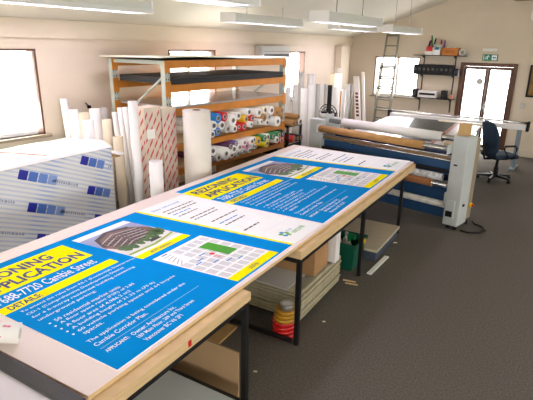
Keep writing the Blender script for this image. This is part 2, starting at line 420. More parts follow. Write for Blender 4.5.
# shelves on the far wall
t = thing('wall_shelf', 'black wall shelf on twin slotted standards left of the glazed door', 'shelf', (-4.15, FY, 0))
for sx in (.2, .95): MB().box(sx - .012, sx + .012, -.02, -.001, .85, 2.19, BLACKM).build('standard', t)
SH = [(0, 1.2, 2.17), (.02, 1.1, 1.73), (.05, 1.06, 1.17)]
for a, b, z in SH:
    s = MB().box(a, b, -.26, -.02, z, z + .018, BLACKM).build('shelf_board', t)
    for sx in (.2, .95):
        k = MB(); k.hexa([(sx - .008, -.02, z - .07), (sx + .008, -.02, z - .07), (sx + .008, -.03, z - .07), (sx - .008, -.03, z - .07)], [(sx - .008, -.02, z), (sx + .008, -.02, z), (sx + .008, -.24, z), (sx - .008, -.24, z)], BLACKM); k.build('bracket', s)
SX = -4.15
def fbox(name, label, cat, x0, x1, y0, y1, z0, z1, mt, group=None, extra=None):
    w, d, h = x1 - x0, y1 - y0, z1 - z0
    t = thing(name, label, cat, (x0, y0, z0), group=group)
    m = MB(); th = .008
    m.box(0, w, 0, d, 0, th, mt); m.box(0, th, 0, d, th, h, mt); m.box(w - th, w, 0, d, th, h, mt); m.box(th, w - th, 0, th, th, h * .5, mt); m.box(th, w - th, d - th, d, th, h, mt)
    m.build('body', t)
    return t
zt = 2.189
b = fbox('magazine_file', 'white file box on top shelf holding red and dark items', 'file box', SX + .27, SX + .45, FY - .24, FY - .06, zt, zt + .17, WHITE)
b2 = fbox('magazine_file', 'white file box on top shelf with a teal folder in it', 'file box', SX + .46, SX + .62, FY - .24, FY - .06, zt, zt + .24, WHITE)
m = MB(); m.box(.01, .155, 0, .12, 0, .18, RED, bev=.008); one(m, 'red_tray', 'red plastic tray sitting in the left white file box', 'tray', (SX + .277, FY - .22, zt + .0085))
for i, (dx, c, h, lb) in enumerate(((.025, BLACKP, .14, 'black handled scraper standing in the red tray'), (.064, PURP, .15, 'purple handled tool standing in the red tray'), (.11, GREEN, .26, 'bright green marker sticking up from the file box'), (.15, BLACKP, .19, 'black marker leaning beside the bright green one'))):
    m = MB(); m.cyl((0, 0, 0), (-.02 if i == 2 else .02, 0, h * .65), .017, c, seg=8); m.cyl((-.02 if i == 2 else .02, 0, h * .65), (-.034 if i == 2 else .03, 0, h), .021, c, seg=8, r1=.013)
    one(m, 'marker_pen', lb, 'pen', (SX + .28 + dx, FY - (.19 if i == 1 else .135), zt + .1895))
m = MB(); m.box(0, .1, 0, .01, 0, .17, mat('teal_card', (0, 120, 130), .5)); one(m, 'teal_folder', 'teal folder standing in the right white file box', 'folder', (SX + .485, FY - .225, zt + .009))
for dx, c, h, lb in ((.56, RED, .33, 'red rolled tube standing behind the white file boxes'), (.64, mat('mauve_vinyl', (120, 90, 150), .4), .32, 'mauve tube standing right of the red tube')):
    m = MB(); m.cyl((0, 0, 0), (.01, 0, h), .018, c, seg=10); m.cyl((.01, 0, h), (.012, 0, h + .02), .012, c, seg=10); one(m, 'card_tube', lb, 'tube', (SX + dx, FY - .04, zt))
t = thing('cardboard_tray', 'orange brown cardboard tray at the right end of top shelf', 'box', (SX + .66, FY - .25, zt))
m = MB(); OB = mat('orange_brown_card', (190, 118, 44), .7, var=.1)
for bx in ((0, .37, 0, .2, 0, .01), (0, .37, 0, .01, .01, .17), (0, .37, .19, .2, .01, .17), (0, .01, .01, .19, .01, .17), (.36, .37, .01, .19, .01, .17)): m.box(*bx, OB)
m.build('tray', t); MB().box(.08, .3, -.004, 0, .05, .12, mat('tan_label', (166, 98, 34), .7)).build('label_patch', t)
m = MB(); m.tube((0, 0, 0), (0, .14, 0), .07, .055, WHITE); one(m, 'tape_roll', 'white roll standing out at the right end of the cardboard tray', 'roll', (SX + 1.112, FY - .2, zt + .0705))
m = MB(); m.path([(-.13, 0, 0), (-.07, 0, .04), (0, 0, .03), (.08, 0, .05), (.12, 0, .0)], .02, PAPERW); one(m, 'paper_sheaf', 'crumpled white paper lying in the cardboard tray', 'paper', (SX + .845, FY - .15, zt + .14))
# row of black boxes on the middle shelf
for i in range(9):
    m = MB(); m.box(0, .1, 0, .2, 0, .22, BLACKP, bev=.006); m.cyl((.05, -.002, .11), (.05, .001, .11), .03, mat('worn_grey', (84, 84, 82), .4) if i in (2, 3, 4, 6, 7) else DARKM, seg=12)
    one(m, 'storage_cassette', 'black storage cassette on the middle wall shelf, %s from left' % ORD[i], 'box', (SX + .03 + i * .105, FY - .245, 1.749), group='black cassettes on the middle wall shelf')
m = MB(); m.box(0, .11, 0, .16, 0, .14, BLACKP, bev=.01); m.cyl((.055, -.002, .07), (.055, .001, .07), .045, DARKM, seg=14); one(m, 'small_speaker', 'squat black speaker at the right end of the middle wall shelf', 'speaker', (SX + .985, FY - .25, 1.749))
t = thing('radio_receiver', 'white and black receiver box on the lowest wall shelf', 'radio', (SX + .2, FY - .24, 1.189))
MB().box(0, .46, 0, .2, 0, .16, WHITE, bev=.008).build('case', t); MB().box(.04, .42, -.004, 0, .06, .11, BLACKP).build('display', t)
for dx, lb in ((.06, 'black speaker left of the white receiver on lowest shelf'), (.76, 'black speaker right of the white receiver on lowest shelf')):
    t = thing('desk_speaker', lb, 'speaker', (SX + dx, FY - .24, 1.189)); MB().box(0, .12, 0, .16, 0, .19, BLACKP, bev=.008).build('case', t)
    MB().cyl((.06, 0, .07), (.06, -.006, .07), .045, DARKM, seg=14).build('cone', t); MB().cyl((.06, 0, .145), (.06, -.006, .145), .022, DARKM, seg=12).build('tweeter', t)
m = MB(); m.box(0, .07, 0, .07, 0, .08, mat('pinkish_card', (210, 140, 120), .6)); m.cyl((.035, .035, .08), (.035, .035, .1), .02, mat('pinkish_card', (210, 140, 120)), seg=10); one(m, 'small_jar', 'small pinkish jar at the right end of lowest shelf', 'jar', (SX + .95, FY - .15, 1.189))

# ------------------------------------------------------------------ tables (rotated a little to the room)
A = .087
U2 = Vector((-math.sin(A), math.cos(A))); W2v = Vector((-math.cos(A), -math.sin(A)))
def TP(al, ac, z=0.): v = U2 * al + W2v * ac; return Vector((v.x, v.y, z))
TOPZ = .87
# local frame of table things: x = towards the aisle (decreasing across), y = along
def tthing(name, label, cat, al, ac, z, group=None): return thing(name, label, cat, TP(al, ac, z), A, group)
def table(label, al0, al1, ac0, ac1, legs_al, ptop, pbot, edge, surf, lower=(), feet=True):
    t = tthing('work_table', label, 'table', al0, ac0, 0, group='black framed work tables')
    L, Wd = al1 - al0, ac1 - ac0
    m = MB(); m.box(-Wd, 0, 0, L, pbot, ptop, edge)
    m.box(-Wd + .002, -.002, .002, L - .002, ptop, ptop + .0015, surf)
    m.build('tabletop', t)
    for la in legs_al:
        for x in (-.01, -Wd + .12):
            g = MB(); g.box(x - .036, x, la - al0 - .018, la - al0 + .018, .015, pbot - .001, BLACKM); l = g.build('leg', t)
            if feet: MB().cyl((x - .018, la - al0, 0), (x - .018, la - al0, .016), .022, BLACKP, seg=10).build('foot', l)
    r = MB()
    ls = [la - al0 for la in legs_al]
    for x in (-.01, -Wd + .12):
        r.box(x - .03, x - .004, ls[0] + .02, ls[-1] - .02, pbot - .045, pbot - .002, BLACKM)
    for y in ls: r.box(-Wd + .124, -.05, y - .015, y + .015, pbot - .045, pbot - .002, BLACKM)
    r.build('top_rail', t)
    for (kind, v, z) in lower:
        g = MB()
        if kind == 'cross': g.box(-Wd + .122, -.048, v - al0 - .01, v - al0 + .01, z - .018, z + .018, BLACKM)
        else:
            x = -.01 if v == 'front' else -Wd + .12
            g.box(x - .032, x - .004, ls[0] + .02, ls[-1] - .02, z - .018, z + .018, BLACKM)
        g.build('lower_rail', t)
    return t
table('wooden edged table carrying the near end of the first blue sign', 1.10, 2.275, 1.432, 3.22, (1.2, 2.25), .843, .785, PLY, PLY)
table('long table under the second blue sign with storage beneath', 3.0, 6.43, 1.438, 3.32, (3.03, 4.49, 5.95), .843, .775, PLY, PLY, lower=(('cross', 2.988, .05),))
table('nearest table with a lilac white top, cut by the photo corner', -.6, 1.0, 1.50, 3.25, (-.45, .85), TOPZ - .0015, .80, PLY, NEART)
# long sheet bridging both tables
m = MB()
q = [(-1.505, 1.08), (-1.462, 6.42), (-3.34, 6.53), (-3.22, 1.06)]
m.prism(q, .846, TOPZ, PLY)
m.prism([(x * .9995, y + (.001 if y < 3 else -.001)) for x, y in q], TOPZ, TOPZ + .001, TOPSH)
one(m, 'table_covering_board', 'long pale pinkish board lying across both tables under the signs', 'board', TP(0, 0, 0), A)
m = MB(); m.box(-1.75, 0, 0, .07, 0, .02, DARKM, bev=.004); m.box(-1.75, 0, .07, .076, .0, .012, mat('purple_strip', (70, 40, 110), .4))  # dark bar stands in for the shaded gap; purple copies lens fringing
one(m, 'gap_shade_strip', 'dark grey strip standing in for the shaded gap between table tops', 'strip', TP(.982, 1.49, TOPZ + .0005), A)
m = MB(); m.box(0, .35, 0, .16, 0, .004, LIME); one(m, 'lime_offcut', 'lime green film offcut at the corner of the nearest table', 'film', TP(.70, 2.33, TOPZ + .0005), A + .0)
m = MB(); m.box(0, .004, 0, .022, 0, .035, RED); one(m, 'red_tape_tag', 'tiny red tape tag stuck on the table\'s wooden edge', 'tape', TP(1.66, 1.4315, .80), A)

# printed signs ---------------------------------------------------------------
def sign(name, label, al0, ac0, L, Wd):
    """board lies face up; local x = along, y = towards the wall"""
    t = thing(name, label, 'sign', TP(al0, ac0, TOPZ + .0015), A + PI / 2, group='rezoning application boards')
    TH = .005
    sk = lambda u, v: u + (.048 * (1 - v) if .38 < u < .97 else 0)
    P = lambda u, v, k: (sk(u, v) * L, v * Wd, TH + k * .0004)
    m = MB(); m.box(0, L, 0, Wd, 0, TH, WPRINT); m.build('panel', t)
    def quad(m, u0, u1, v0, v1, k, mt): m.face([P(u0, v0, k), P(u1, v0, k), P(u1, v1, k), P(u0, v1, k)], mt)
    def txt(m, s, u0, u1, v0, v1, k, mt, bold=.0): m.text(s, u0, u1, v0, v1, k, mt, bold, xf=lambda p: P(p[0], p[1], p[2]))
    def words(m, u0, u1, v, h, mt, k=2):     # unreadably small lines of print
        u = u0
        while u < u1 - .004:
            w = random.uniform(.010, .032); w = min(w, u1 - u)
            m.face([P(u, v, k), P(u + w, v, k), P(u + w, v + h, k), P(u, v + h, k)], mt); u += w + .005
    m = MB()
    us = [0, .1, .2, .3, .37, .381, .45, .55, .65, .712]
    m.face([(0, 0, TH + .0004)] + [P(.712, 0, 1)] + [P(.712, 1, 1)] + [(0, Wd, TH + .0004)], BLUEB)
    m.build('blue_ground', t, recalc=False)
    m = MB(); quad(m, .712, .7245, 0, 1, 2, YELL); m.build('yellow_divider', t, recalc=False)
    m = MB(); quad(m, 0, .35, .725, .945, 2, YELL)
    txt(m, 'REZONING', .022, .275, .846, .920, 3, NAVY, .034); txt(m, 'APPLICATION', .02, .338, .750, .824, 3, NAVY, .034)
    m.build('title_block', t, recalc=False)
    m = MB(); txt(m, '7688-7720 Cambie Street', .02, .325, .648, .708, 2, WINK, .006); m.build('address_line', t, recalc=False)
    m = MB(); quad(m, 0, .36, .572, .628, 2, YELL); txt(m, 'DETAILS:', .022, .11, .582, .619, 3, NAVY, .03); m.build('details_strip', t, recalc=False)
    m = MB()
    body = ['To amend the rules from RS-1 (Residential) District to', 'CD-1 (Comprehensive Development) District', 'for a 6-storey residential building containing', 'underground parking:']
    wd = [.355, .31, .33, .17]
    for i, (s, w) in enumerate(zip(body, wd)):
        m = MB(); txt(m, s, .03, .03 + w, .532 - i * .033, .552 - i * .033, 2, WINK, .004); m.build('details_line', t, recalc=False)
    bl = ['50 residential market units', 'A floor space ratio (FSR) of 2.85', 'A floor area of 4,986.2 m2', 'A building height of 21.33 m (70 ft)', '60 vehicle parking spaces and 64 bicycle', 'spaces.']
    wb = [.2, .235, .2, .27, .33, .055]
    for i, (s, w) in enumerate(zip(bl, wb)):
        v = .383 - i * .031; m = MB()
        if i < 5: m.face([P(.036 + .003 * math.cos(a), v + .009 + .0045 * math.sin(a), 2) for a in [k * PI / 4 for k in range(8)]], WINK)
        txt(m, s, .05, .05 + w, v, v + .02, 2, WINK, .004)
        m.build('bullet_line', t, recalc=False)
    m = MB()
    txt(m, 'The application is being considered under the', .032, .36, .178, .199, 2, WINK, .006); txt(m, 'Cambie Corridor Plan.', .032, .19, .146, .167, 2, WINK, .006)
    m.build('policy_line', t, recalc=False); m = MB()
    quad(m, .03, .37, .1245, .1265, 2, PALEBL)
    txt(m, 'APPLICANT:', .03, .095, .092, .109, 2, WINK, .02); txt(m, 'Owner: Architecture Inc.', .105, .25, .09, .110, 2, WINK, .008)
    txt(m, '1B9 Main Floor, 289 and Third Street', .105, .3, .06, .080, 2, WINK, .008); txt(m, 'Vancouver BC V6 2P1', .105, .23, .03, .050, 2, WINK, .008)
    m.build('applicant_lines', t, recalc=False)
    # picture of the building
    m = MB(); quad(m, .388, .618, .50, .95, 2, WPRINT)
    U0, U1, V0, V1 = .388, .618, .575, .90
    I = lambda a, b: (U0 + (U1 - U0) * a, V0 + (V1 - V0) * b)
    def ip(m, pts, k, mt): m.face([P(*I(a, b), k) for a, b in pts], mt)
    SKY = mat('print_sky', (150, 160, 200), .5, var=.15, vscale=3); BR = mat('print_brick', (112, 84, 78), .5, var=.3, vscale=30); DK = mat('print_dark_roof', (58, 46, 46), .5, var=.2, vscale=20)
    TR = mat('print_trees', (64, 104, 44), .5, var=.45, vscale=40); RD = mat('print_road', (226, 226, 222), .5); GR = mat('print_grass', (150, 180, 60), .5)
    ip(m, [(0, 0), (1, 0), (1, 1), (0, 1)], 3, RD); ip(m, [(0, .45), (1, .62), (1, 1), (0, 1)], 4, SKY)
    ip(m, [(.02, .5), (.1, .26), (.95, .22), (.99, .6), (.8, .88), (.45, .97), (.15, .82)], 5, BR)
    ip(m, [(.02, .54), (.15, .86), (.45, 1.0), (.82, .9), (.8, .84), (.45, .93), (.18, .78), (.06, .5)], 6, DK)
    for j in range(5):
        o = j * .105
        ip(m, [(.1 + o * .1, .66 - o), (.45, .84 - o * 1.05), (.85, .74 - o * .9), (.85, .715 - o * .9), (.45, .82 - o * 1.05), (.11 + o * .1, .645 - o)], 6, mat('print_balcony_bands', (196, 190, 188), .5))
        for k in range(10):
            x = .13 + k * .075; yy = .57 + .12 * math.sin(PI * (x - .05) / .95) - o * .95; ip(m, [(x, yy), (x + .05, yy), (x + .05, yy + .06), (x, yy + .06)], 6, DK if (k + j) % 3 else BINK)
    for a, b, r in ((.16, .25, .09), (.27, .2, .07), (.42, .22, .06), (.55, .24, .07), (.7, .26, .09), (.84, .32, .1), (.94, .38, .09)):
        ip(m, [(a + r * (1 + .25 * math.sin(5 * th)) * math.cos(th), b + r * 1.3 * (1 + .2 * math.cos(4 * th)) * math.sin(th)) for th in [2 * PI * k / 14 for k in range(14)]], 7, TR)
    ip(m, [(.02, .0), (.5, -.02), (.98, .09), (.98, .13), (.5, .03), (.02, .05)], 7, GR)
    ip(m, [(.52, .1), (.55, .17), (.63, .2), (.72, .17), (.75, .1)], 8, BINK)
    m.build('building_picture', t, recalc=False)
    m = MB(); quad(m, .388, .618, .50, .548, 3, YELL); txt(m, "ARTIST'S RENDERING", .44, .54, .512, .535, 4, NAVY, .012); m.build('picture_caption', t, recalc=False)
    # site map
    m = MB(); quad(m, .4, .635, .012, .46, 2, WPRINT)
    for i in range(7):
        for j in range(6):
            if 3 <= i <= 5 and j in (4,) : pass
            a = .406 + i * .0325; b = .068 + j * .064
            if i < 2 and j > 3: continue
            quad(m, a, a + .026, b, b + .05, 3, LGREY)
            for k in range(3): quad(m, a + .004 + k * .008, a + .005 + k * .008, b, b + .05, 4, MGREY)
    for k in range(5): m.face([P(.405 + .004 * k, .30 + .03 * k, 4), P(.44 + .004 * k, .34 + .02 * k, 4), P(.44 + .004 * k, .345 + .02 * k, 4), P(.405 + .004 * k, .305 + .03 * k, 4)], MGREY)
    for a, b in ((.43, .25), (.455, .27), (.47, .2), (.5, .16), (.53, .13), (.55, .2), (.49, .3)): quad(m, a, a + .028, b, b + .008, 5, LBLUE)
    quad(m, .43, .455, .44, .449, 5, LBLUE)
    m.build('site_map', t, recalc=False)
    m = MB(); quad(m, .545, .597, .2, .37, 6, GREENI); m.build('green_site_marker', t, recalc=False)
    m = MB(); m.face([P(.525 + .009 * math.cos(a), .27 + .014 * math.sin(a), 6) for a in [k * PI / 5 for k in range(10)]], REDI)
    txt(m, 'SUBJECT', .508, .53, .235, .25, 6, REDI, .01); txt(m, 'SITE', .512, .526, .215, .23, 6, REDI, .01); m.build('site_label', t, recalc=False)
    m = MB(); quad(m, .4, .635, .012, .06, 3, YELL); txt(m, 'LOCATION', .49, .535, .024, .047, 4, NAVY, .012); m.build('map_caption', t, recalc=False)
    # information strip
    m = MB(); txt(m, 'Stay informed', .748, .905, .905, .935, 2, LBLUE, .01); m.build('strip_heading', t, recalc=False)
    m = MB()
    for v, a, b, mt in ((.855, .762, .945, BINK), (.815, .757, .93, BINK), (.775, .757, .86, LBLUE), (.735, .757, .87, BINK), (.66, .76, .92, BINK), (.625, .757, .90, BINK), (.525, .77, .935, BINK), (.47, .765, .88, LBLUE), (.43, .765, .89, BINK)):
        words(m, a, b, v, .011, mt); m.build('strip_line', t, recalc=False); m = MB()
    words(m, .75, .85, .3, .012, BINK); m.build('strip_footnote', t, recalc=False)
    for v in (.375, .2): m = MB(); quad(m, .74, .96, v, v + .0015, 2, LGREY); m.build('divider_line', t, recalc=False)
    m = MB()
    for k in range(5):
        th = 2 * PI * k / 5
        cx, cy = .79 + .014 * math.cos(th), .1 + .022 * math.sin(th)
        m.face([P(cx + .009 * math.cos(a), cy + .014 * math.sin(a), 2) for a in [j * PI / 4 for j in range(8)]], LBLUE if k % 2 else mat('logo_green_ink', (90, 180, 80), .5))
    txt(m, 'CITY OF', .815, .85, .1, .118, 2, LBLUE, .01); txt(m, 'VANCOUVER', .815, .90, .06, .09, 2, mat('logo_green_ink', (90, 180, 80), .5), .015)
    m.build('city_logo', t, recalc=False)
    return t
sign('rezoning_sign', 'blue and yellow rezoning sign on the near half of the table', 1.265, 1.525, 2.29, 1.535)
sign('rezoning_sign', 'blue and yellow rezoning sign on the far half, beside the laminator', 3.567, 1.518, 2.86, 1.655)

# printed roll on the near corner
P0 = on('z', .925, 20, 333); P1 = on('z', .94, -14, 343)
d = (P1 - P0); d.z = 0; d.normalize()
HEART = mat('pink_print', (222, 130, 150), .5)
t = thing('paper_roll', 'white paper roll printed with pink shapes on the near table', 'roll', (P0.x, P0.y, TOPZ + .055), 4.0)
t.rotation_euler = (0, -.17, 4.0)
m = MB(); m.tube((0, 0, 0), (.30, 0, 0), .052, .028, PAPERW, KRAFT, PAPERW, seg=28); m.build('paper', t)
MB().tube((-.002, 0, 0), (.302, 0, 0), .028, .023, GREYT, GREYT).build('core', t)
m = MB()
for k in range(14):
    th = random.uniform(-.2, PI + .2); xx = .03 + .018 * k; r = .0526
    for j in range(1):
        pts = []
        for q in range(8):
            a = q * PI / 4; dx, dt = .011 * math.cos(a), .13 * math.sin(a)
            pts.append((xx + dx, r * math.cos(th + dt), r * math.sin(th + dt)))
        m.face(pts, HEART if k % 4 else mat('rose_print', (214, 84, 110), .5))
m.build('pink_shapes', t)

# ------------------------------------------------------------------ under the tables
m = MB(); m.box(-1.0, 0, 0, .014, 0, .41, MDF); one(m, 'fibreboard_sheet', 'brown fibreboard panel standing on edge behind the near table leg', 'board', TP(2.205, 1.482, .002), A)
t = tthing('grey_sheet', 'pale grey plastic sheet lying low under the near table', 'sheet', 1.24, 1.375, .19)
MB().box(-1.5, 0, 0, .80, .0, .012, mat('pale_grey_sheet', (190, 198, 198), .4, var=.03)).build('sheet_face', t)
MB().box(-1.5, 0, .80, .825, -.01, .016, BLACKM).build('dark_edge_strip', t)
t = tthing('sheet_trestle', 'low wooden trestle carrying the pale grey sheet', 'trestle', 1.2, 1.6, 0)
for x in (0, -.9):
    MB().box(x - .04, x, .05, .7, 0, .188, PLY).build('side_board', t)
m = MB(); m.box(-.6, 0, 0, .62, 0, .018, mat('tan_plywood', (186, 150, 98), .6, var=.15, vscale=6)); one(m, 'plywood_offcut', 'tan plywood offcut lying on carpet behind the brown panel', 'board', TP(2.35, 1.98, .001), A + .04)
# stack of corrugated sheets
tops = [SHEETG, SHEETE]
z = .08
for i in range(11):
    jx, jy = random.uniform(-.012, .012), random.uniform(-.015, .015); th = .021
    m = MB(); m.box(-1.45, 0, 0, .88, 0, th, SHEETE, bev=.0065)
    m.box(-1.44, -.01, .01, .87, th, th + .0008, SHEETG)
    lb = 'corrugated sheet in the stack under the long table, %s from the bottom' % ORD[i] if i < 10 else 'topmost corrugated sheet of the stack under the long table'
    one(m, 'corrugated_sheet', lb, 'sheet', TP(3.26 + jy, 1.545 + jx, z), A + random.uniform(-.006, .006), group='stacked corrugated sheets')
    z += th + .0045
m = MB(); m.box(-.8, 0, 0, .66, 0, .006, mat('white_card', (206, 208, 206), .6)); one(m, 'white_card_sheet', 'white card sheet on top of the corrugated stack', 'sheet', TP(3.2, 1.66, z), A - .03); z += .007
c = on('z', z, 314, 277)
def carton(name, label, loc, rz, w, d, h, mt, tape=None):
    t = thing(name, label, 'box', loc, rz)
    MB().box(-w, 0, 0, d, 0, h, mt, bev=.004).build('body', t)
    if tape: MB().box(-w / 2 - .03, -w / 2 + .03, -.001, d + .001, h, h + .001, tape).build('tape_strip', t)
    return t
carton('cardboard_box', 'brown cardboard box on the corrugated stack under the long table', (c.x, c.y, z + .001), A, .5, .29, .30, CARD, GOLD)
c2 = on('z', z, 329, 268)
m = MB(); m.box(-.4, 0, 0, .1, 0, .36, WHITE, bev=.006); m.box(-.38, -.02, -.001, 0, .2, .202, LGREY); one(m, 'white_box', 'narrow white box standing behind the cardboard box', 'box', (c2.x, c2.y + .12, z + .001), A)
# tape rolls by the table leg
tp = TP(3.11, 1.625)
zz = .002
RTAPE = mat('red_tape', (214, 30, 30), .3)
for i in range(4):
    t = thing('tape_roll', 'red tape roll by the table leg, %s from the bottom' % ORD[i], 'tape', (tp.x + random.uniform(-.004, .004), tp.y, zz), group='red tape rolls by the table leg')
    MB().tube((0, 0, 0), (0, 0, .036), .098, .05, RTAPE, KRAFT, RTAPE, seg=32).build('tape', t); MB().tube((0, 0, 0), (0, 0, .0362), .05, .046, KRAFT).build('core', t); zz += .0375
for i in range(3):
    r = .095 - .005 * i
    t = thing('tape_roll', 'gold tape roll in the stack by the leg, %s above the red rolls' % ORD[i], 'tape', (tp.x + .006 + .006 * i, tp.y, zz), group='gold tape rolls by the table leg')
    MB().tube((0, 0, 0), (0, 0, .034), r, .045, GOLD, KRAFT, GOLD, seg=32).build('tape', t); MB().tube((0, 0, 0), (0, 0, .0342), .045, .041, KRAFT).build('core', t); zz += .0355
t = thing('tape_roll', 'silver grey tape roll with white centre topping the tape stack', 'tape', (tp.x + .03, tp.y - .01, zz)); MB().tube((0, 0, 0), (0, 0, .05), .056, .04, mat('silver_tape', (150, 146, 140), .3, .4), None, GREYT, seg=28).build('tape', t)
MB().cyl((0, 0, .0), (0, 0, .046), .04, PAPERW, seg=24).build('white_centre', t)
# green recycling bin
bc = on('z', 0, 353, 278) + Vector((-.05, .1, 0))
t = thing('recycling_bin', 'dark green recycling bin of bottles under the long table', 'bin', (bc.x, bc.y, 0), A)
m = MB()
def bring(z, g): return [(-.5 - g, -g, z), (g, -g, z), (g, .36 + g, z), (-.5 - g, .36 + g, z)]
o0, o1, i1, i0 = bring(.002, -.03), bring(.31, .0), bring(.31, -.012), bring(.014, -.04)
for a_, b_ in ((o0, o1), (o1, i1), (i1, i0)):
    for k in range(4): m.face([a_[k], a_[(k + 1) % 4], b_[(k + 1) % 4], b_[k]], DGREEN)
m.face(o0[::-1], DGREEN); m.face(i0, DGREEN); bmesh.ops.remove_doubles(m.bm, verts=m.bm.verts, dist=1e-5); m.build('tub', t)
m = MB(); m.box(-.515, .015, -.015, -.0, .285, .32, DGREEN); m.box(-.515, .015, .36, .375, .285, .32, DGREEN); m.box(-.515, -.5, 0, .36, .285, .32, DGREEN); m.box(0, .015, 0, .36, .285, .32, DGREEN); m.build('rim', t)
MB().box(.016, .03, .1, .26, .28, .325, YEL).build('yellow_handle', t)
for i, (x, y, h, c, lb) in enumerate(((-.38, .12, .34, PAPERW, 'white bottle with green cap at the back of the green bin'), (-.28, .2, .36, GREYT, 'pale grey bottle with green cap in the green bin'), (-.12, .14, .32, PAPERW, 'white spray bottle at the aisle side of the green bin'), (-.2, .262, .33, PAPERW, 'plain white bottle at the far side of the green bin'))):
    g = thing('bottle', lb, 'bottle', Matrix.Rotation(A, 3, 'Z') @ Vector((x, y, 0)) + Vector((bc.x, bc.y, .016)), group='bottles in the green bin')
    MB().lathe([(.045, 0), (.048, .02), (.048, h * .65), (.03, h * .78), (.016, h * .84), (.016, h * .9)], c).build('bottle_body', g)
    gc = mat('cap_green', (20, 130, 80), .4)
    MB().lathe([(.02, h * .9), (.02, h), (.016, h + .006)], gc if i != 3 else GREYT, seg=12).build('cap', g)
    if i in (0, 2): MB().box(-.02, .07, -.015, .015, h, h + .05, gc).build('trigger_head', g)
# low pallet of beige boards at the far end
t = tthing('beige_board_pile', 'beige board on a low dark frame under the table\'s far end', 'board', 4.90, 1.41, 0)
MB().box(-.75, 0, 0, .92, .12, .15, mat('beige_board', (196, 184, 160), .7, var=.04)).build('board', t); MB().box(-.73, -.02, .02, .90, 0, .12, mat('slate_frame', (66, 76, 90), .6)).build('base_frame', t)
m = MB(); m.box(-.05, 0, 0, .55, 0, .012, PAPERW); one(m, 'white_batten', 'white batten lying on the carpet beside the beige board', 'batten', on('z', .001, 371, 275), A - .05)
for (x, y, lb) in ((343, 280.5, 'pale wooden stick on the floor nearest the green bin'), (345, 283.5, 'pale wooden stick on the floor nearer the tape rolls')):
    p = on('z', .001, x, y); m = MB(); m.box(0, .13, 0, .018, 0, .01, PLY); one(m, 'wooden_stick', lb, 'stick', p, .25)
for (x, y, s, lb) in ((253, 372, .03, 'tiny beige scrap on the carpet right of the near leg'), (393, 243, .05, 'small pale scrap on the carpet beside the far table legs'), (322, 322, .03, 'tiny pale scrap near the corrugated stack corner')):
    p = on('z', .001, x, y); m = MB(); m.prism([(0, 0), (s, .2 * s), (s * .9, s * .6), (.2 * s, s * .5)], 0, .006, CREAMT); one(m, 'paper_scrap', lb, 'scrap', p, .3)

# ------------------------------------------------------------------ laminator
LR = -.159
LAMLOC = Vector((-.02, 6.113, 0))
LM = lambda x, y, z: LAMLOC + Matrix.Rotation(LR, 3, 'Z') @ Vector((x, y, z))
t = thing('laminator', 'large grey and blue roll laminator beyond the end of the table', 'machine', LAMLOC, LR)
def cheek(x0, x1, h, d):
    m = MB(); m.box(x0, x1, 0, d, .06, h, LAMG, bev=.012); o = m.build('end_housing', t); return o
hl = cheek(-3.97, -3.72, 1.22, .5)
hr = cheek(-1.57, -1.37, 1.265, .3)
MB().box(-1.565, -1.375, .3, .44, .1, 1.22, LAMBE, bev=.01).build('rear_housing', t)
MB().box(-1.59, -1.57, -.0, .2, .3, .5, LAMG).build('lower_cover', hr)
m = MB(); m.box(-1.545, -1.42, -.03, -.001, .16, .42, LAMG, bev=.01); m.build('foot_cover', hr)
MB().box(-1.53, -1.44, -.034, -.03, .19, .27, BLACKP).build('foot_recess', hr)
MB().box(-1.37, -1.355, .1, .14, .33, .36, BLACKP).build('latch', hr)
MB().box(-1.52, -1.47, -.006, -.0, .88, .9, BLACKP).build('badge', hr)
m = MB(); m.cyl((-1.374, .36, .3), (-1.345, .36, .3), .03, YEL, seg=14); m.cyl((-1.345, .36, .3), (-1.32, .36, .3), .018, RED, seg=12); m.build('stop_switch', t)
for x in (-3.91, -3.78, -1.52, -1.42):
    for yy in (.08, .42): MB().cyl((x, yy, .0), (x, yy, .06), .03, BLACKP, seg=10).build('foot', t)
# body panels
def span(name, z0, z1, y0, y1, mt, bev=0.): return MB().box(-3.72, -1.57, y0, y1, z0, z1, mt, bev).build(name, t)
span('lower_panel', .1, .56, .14, .16, LAMBL); span('middle_panel', .72, .93, .085, .36, LAMBL, .01); span('upper_hood', 1.0, 1.06, .1, .34, LAMDB, .01)
span('inner_back', .56, 1.0, .38, .4, LAMDB)
span('black_roller_bar', .755, .80, .02, .075, BLACKP, .01)
MB().box(-3.72, -1.57, .05, .08, .945, .965, mat('tan_bar', (150, 118, 76), .5)).build('feed_lip', t)
for z, y, r in ((.985, .05, .014), (.925, .055, .016)):
    MB().cyl((-3.72, y, z), (-1.57, y, z), r, STEEL, seg=12).build('guide_shaft', t)
def mroll(name, x0, x1, z, y, r, mt, shaft=None, sx=None):
    o = MB().tube((x0, y, z), (x1, y, z), r, r * .72, mt, KRAFT, KRAFT if mt != KRAFT else mt, seg=26).build(name, t)
    MB().cyl((sx[0], y, z), (sx[1], y, z), r * .55, STEEL, seg=14).build('shaft', o); return o
mroll('kraft_roll', -3.70, -1.93, 1.095, -.06, .052, KRAFT, sx=(-3.72, -1.57))
mroll('film_roll', -3.45, -1.80, 1.195, .2, .066, WHITE, sx=(-3.72, -1.57))
mroll('lower_kraft_roll', -3.5, -1.77, .60, -.02, .05, mat('brown_kraft', (150, 94, 50), .7), sx=(-3.72, -1.57))
MB().cyl((-3.6, .03, .69), (-1.66, .03, .69), .05, mat('printed_waste', (196, 196, 200), .6, var=.5, vscale=14), seg=16).build('waste_roll', t)
m = MB(); m.cyl((-3.72, .06, .315), (-1.585, .06, .315), .045, mat('worn_white_roller', (208, 204, 196), .5, var=.25, vscale=10), seg=20); m.build('bottom_roller', t)
